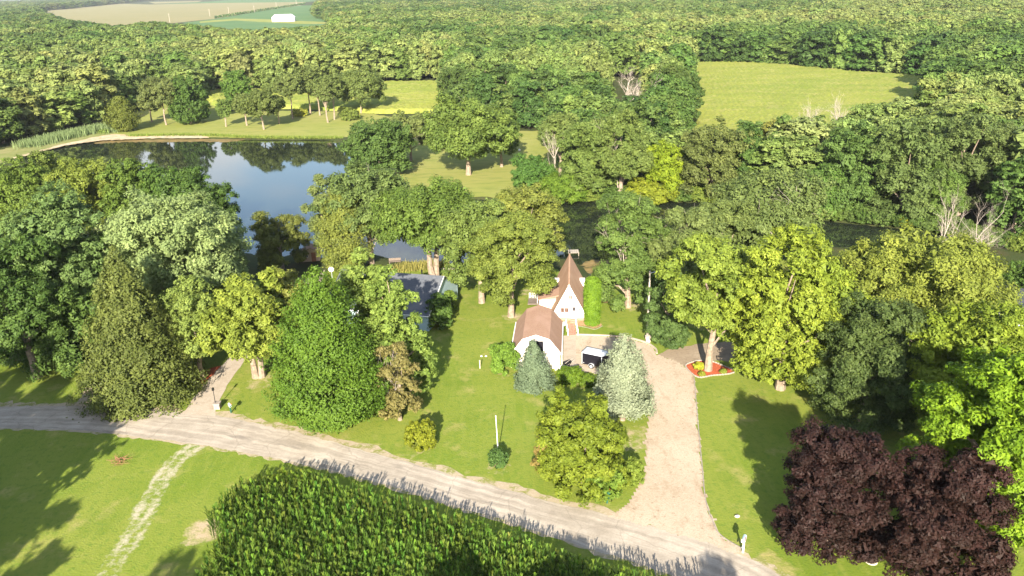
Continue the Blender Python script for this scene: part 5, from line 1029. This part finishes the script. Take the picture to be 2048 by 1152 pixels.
for s in (-.14, W + .02):
    wlh = MB().tube((1.35, s, .33), (1.35, s + .16, .33), .33, .33, 16).build('wheel', RUBBER, t); yy = s - .006 if s < 0 else s + .166; MB().tube((1.35, yy - .004, .33), (1.35, yy + .004, .33), .2, .2, 12).build('rim', ALU, wlh)
    f = MB()
    for k in range(6): a0, a1 = math.pi * k / 6, math.pi * (k + 1) / 6; f.slab((1.35 + .44 * math.cos(a1), s - .05, .36 + .44 * math.sin(a1)), (1.35 + .44 * math.cos(a0), s - .05, .36 + .44 * math.sin(a0)), (1.35 + .44 * math.cos(a0), s + .2, .36 + .44 * math.sin(a0)), (1.35 + .44 * math.cos(a1), s + .2, .36 + .44 * math.sin(a1)), .03)
    f.build('fender', ALU, t)
MB().tube((L - .2, .25, .42), (L + 1.3, W / 2, .42), .05, .05).tube((L - .2, W - .25, .42), (L + 1.3, W / 2, .42), .05, .05).tube((L + 1.25, W / 2, .0), (L + 1.25, W / 2, .6), .04, .04).build('tongue', ALU, t); MB().box(.2, -.05, .62, .32, -.031, .72).build('marker_lamp', ALU, t)
# wheelbarrow
P = G(1134, 733); t = thing('wheelbarrow', 'dark wheelbarrow tipped up against the barn wall', 'wheelbarrow', (P.x, P.y, 0), .4)
b = MB(); b.add([(-.35, -.3, .25), (.25, -.22, .2), (.25, .22, .2), (-.35, .3, .25), (-.5, -.4, .6), (.55, -.36, .75), (.55, .36, .75), (-.5, .4, .6)], [(3, 2, 1, 0), (0, 1, 5, 4), (1, 2, 6, 5), (2, 3, 7, 6), (3, 0, 4, 7)]); b.build('tray', DARKMETAL, t)
MB().tube((-.55, -.3, .1), (1.0, -.3, .95), .03, .03).tube((-.55, .3, .1), (1.0, .3, .95), .03, .03).build('handle', WOODPOLE, t); MB().tube((-.62, -.05, .2), (-.62, .05, .2), .2, .2, 12).build('wheel', RUBBER, t); MB().tube((.2, -.28, .02), (.2, -.28, .5), .025, .025).tube((.2, .28, .02), (.2, .28, .5), .025, .025).build('leg', DARKMETAL, t)
# pond side bench, logs, dock
P = G(790, 527); t = thing('dock_bench', 'dark bench platform at the blue water behind the grey roof', 'bench', (P.x, P.y, 0), .1); MB().box(-1.1, -.4, .42, 1.1, .4, .5).build('seat', DECKWOOD, t); MB().box(-1.1, .36, .501, 1.1, .44, .95).build('backrest', DECKWOOD, t)
for x in (-.95, .95):
    for y in (-.3, .3): MB().box(x - .05, y - .05, -.5, x + .05, y + .05, .419).build('leg', DECKWOOD, t)
for k, (x, y, lb) in enumerate(((888, 541, 'cut log lying nearest the twin trunk oak'), (895, 545, 'cut log lying on the bank right of the twin trunk oak'), (903, 540, 'cut log farthest right on the bank by the oak'))):
    P = G(x, y); tag(MB().tube((-.6, 0, .22), (.6, .15, .22), .22, .2, 9).build('log', WOODPOLE, None, (P.x, P.y, 0)), lb, 'log', 'logs on the pond bank')
P = G(1147, 504); t = thing('boat_dock', 'pale wooden dock edge in the dark water behind the pointed house', 'dock', (P.x, P.y, 0))
for k in range(5): MB().box(-1.0 + k * .4, -1, .1, -.63 + k * .4, 1, .16).build('plank', WOODPOLE, t)
for x in (-.9, .9):
    for y in (-.9, .9): MB().tube((x, y, -1.6), (x, y, .098), .06, .06).build('post', WOODPOLE, t)
# reeds along the dam and rushes by the house water
def reeds(name, px, n, hgt, col, label, spread):
    Pl = spline(poly(px), 6); Rs, _ = resample(Pl, 60); rng = np.random.RandomState(len(px) + n); i_ = rng.randint(0, 60, n); B = np.c_[Rs[i_] + rng.randn(n, 2) * spread, np.zeros(n)]; hh = hgt * (.6 + .5 * rng.rand(n)); a = rng.rand(n) * 6.28; wv = .03 + .0002 * np.hypot(B[:, 0], B[:, 1]); dx = np.stack([np.cos(a) * wv, np.sin(a) * wv, np.zeros(n)], 1); top = B + np.c_[rng.randn(n, 2) * .25, hh]
    V = np.stack([B - dx, B + dx, top + dx * .3, top - dx * .3], 1).reshape(-1, 3); o = link(name, np_mesh(name, V, np.arange(4 * n).reshape(n, 4), LEAF, {'tint': ('FACE', rng.rand(n))})); o.color = rgba(col); o['label'] = label; return stuff(o)
reeds('reeds', [(60, 292), (120, 277), (180, 264), (225, 256), (238, 262)], 7000, 2.2, (.13, .18, .075), 'pale green reeds along the dam', 2.4)
reeds('shore_grass', [(262, 272), (330, 271), (420, 271), (500, 275), (600, 276), (680, 276)], 4200, .8, (.14, .19, .035), 'bright grass fringe along the far water edge', .7)
reeds('bank_weeds', [(800, 540), (830, 537), (860, 534), (890, 533)], 1500, 1.2, (.22, .21, .06), 'yellowish weeds along the near bank', .8)

# ------------------------------------------------------------------ the air
hz = MB().box(-6500, -380, -4, 6500, 6500, 50.5).build('haze', None) if False else None
hm = bpy.data.materials.new('haze_air'); hm.use_nodes = True; hn = hm.node_tree.nodes; hn.remove(hn['Principled BSDF'])
pv = hn.new('ShaderNodeVolumePrincipled'); pv.inputs['Color'].default_value = (.80, .88, 1.0, 1); pv.inputs['Density'].default_value = .000045; pv.inputs['Anisotropy'].default_value = 0.0
hm.node_tree.links.new(pv.outputs[0], hn['Material Output'].inputs['Volume'])
stuff(MB().box(-41000, -700, -4, 41000, 41000, 50.5).build('haze', hm))
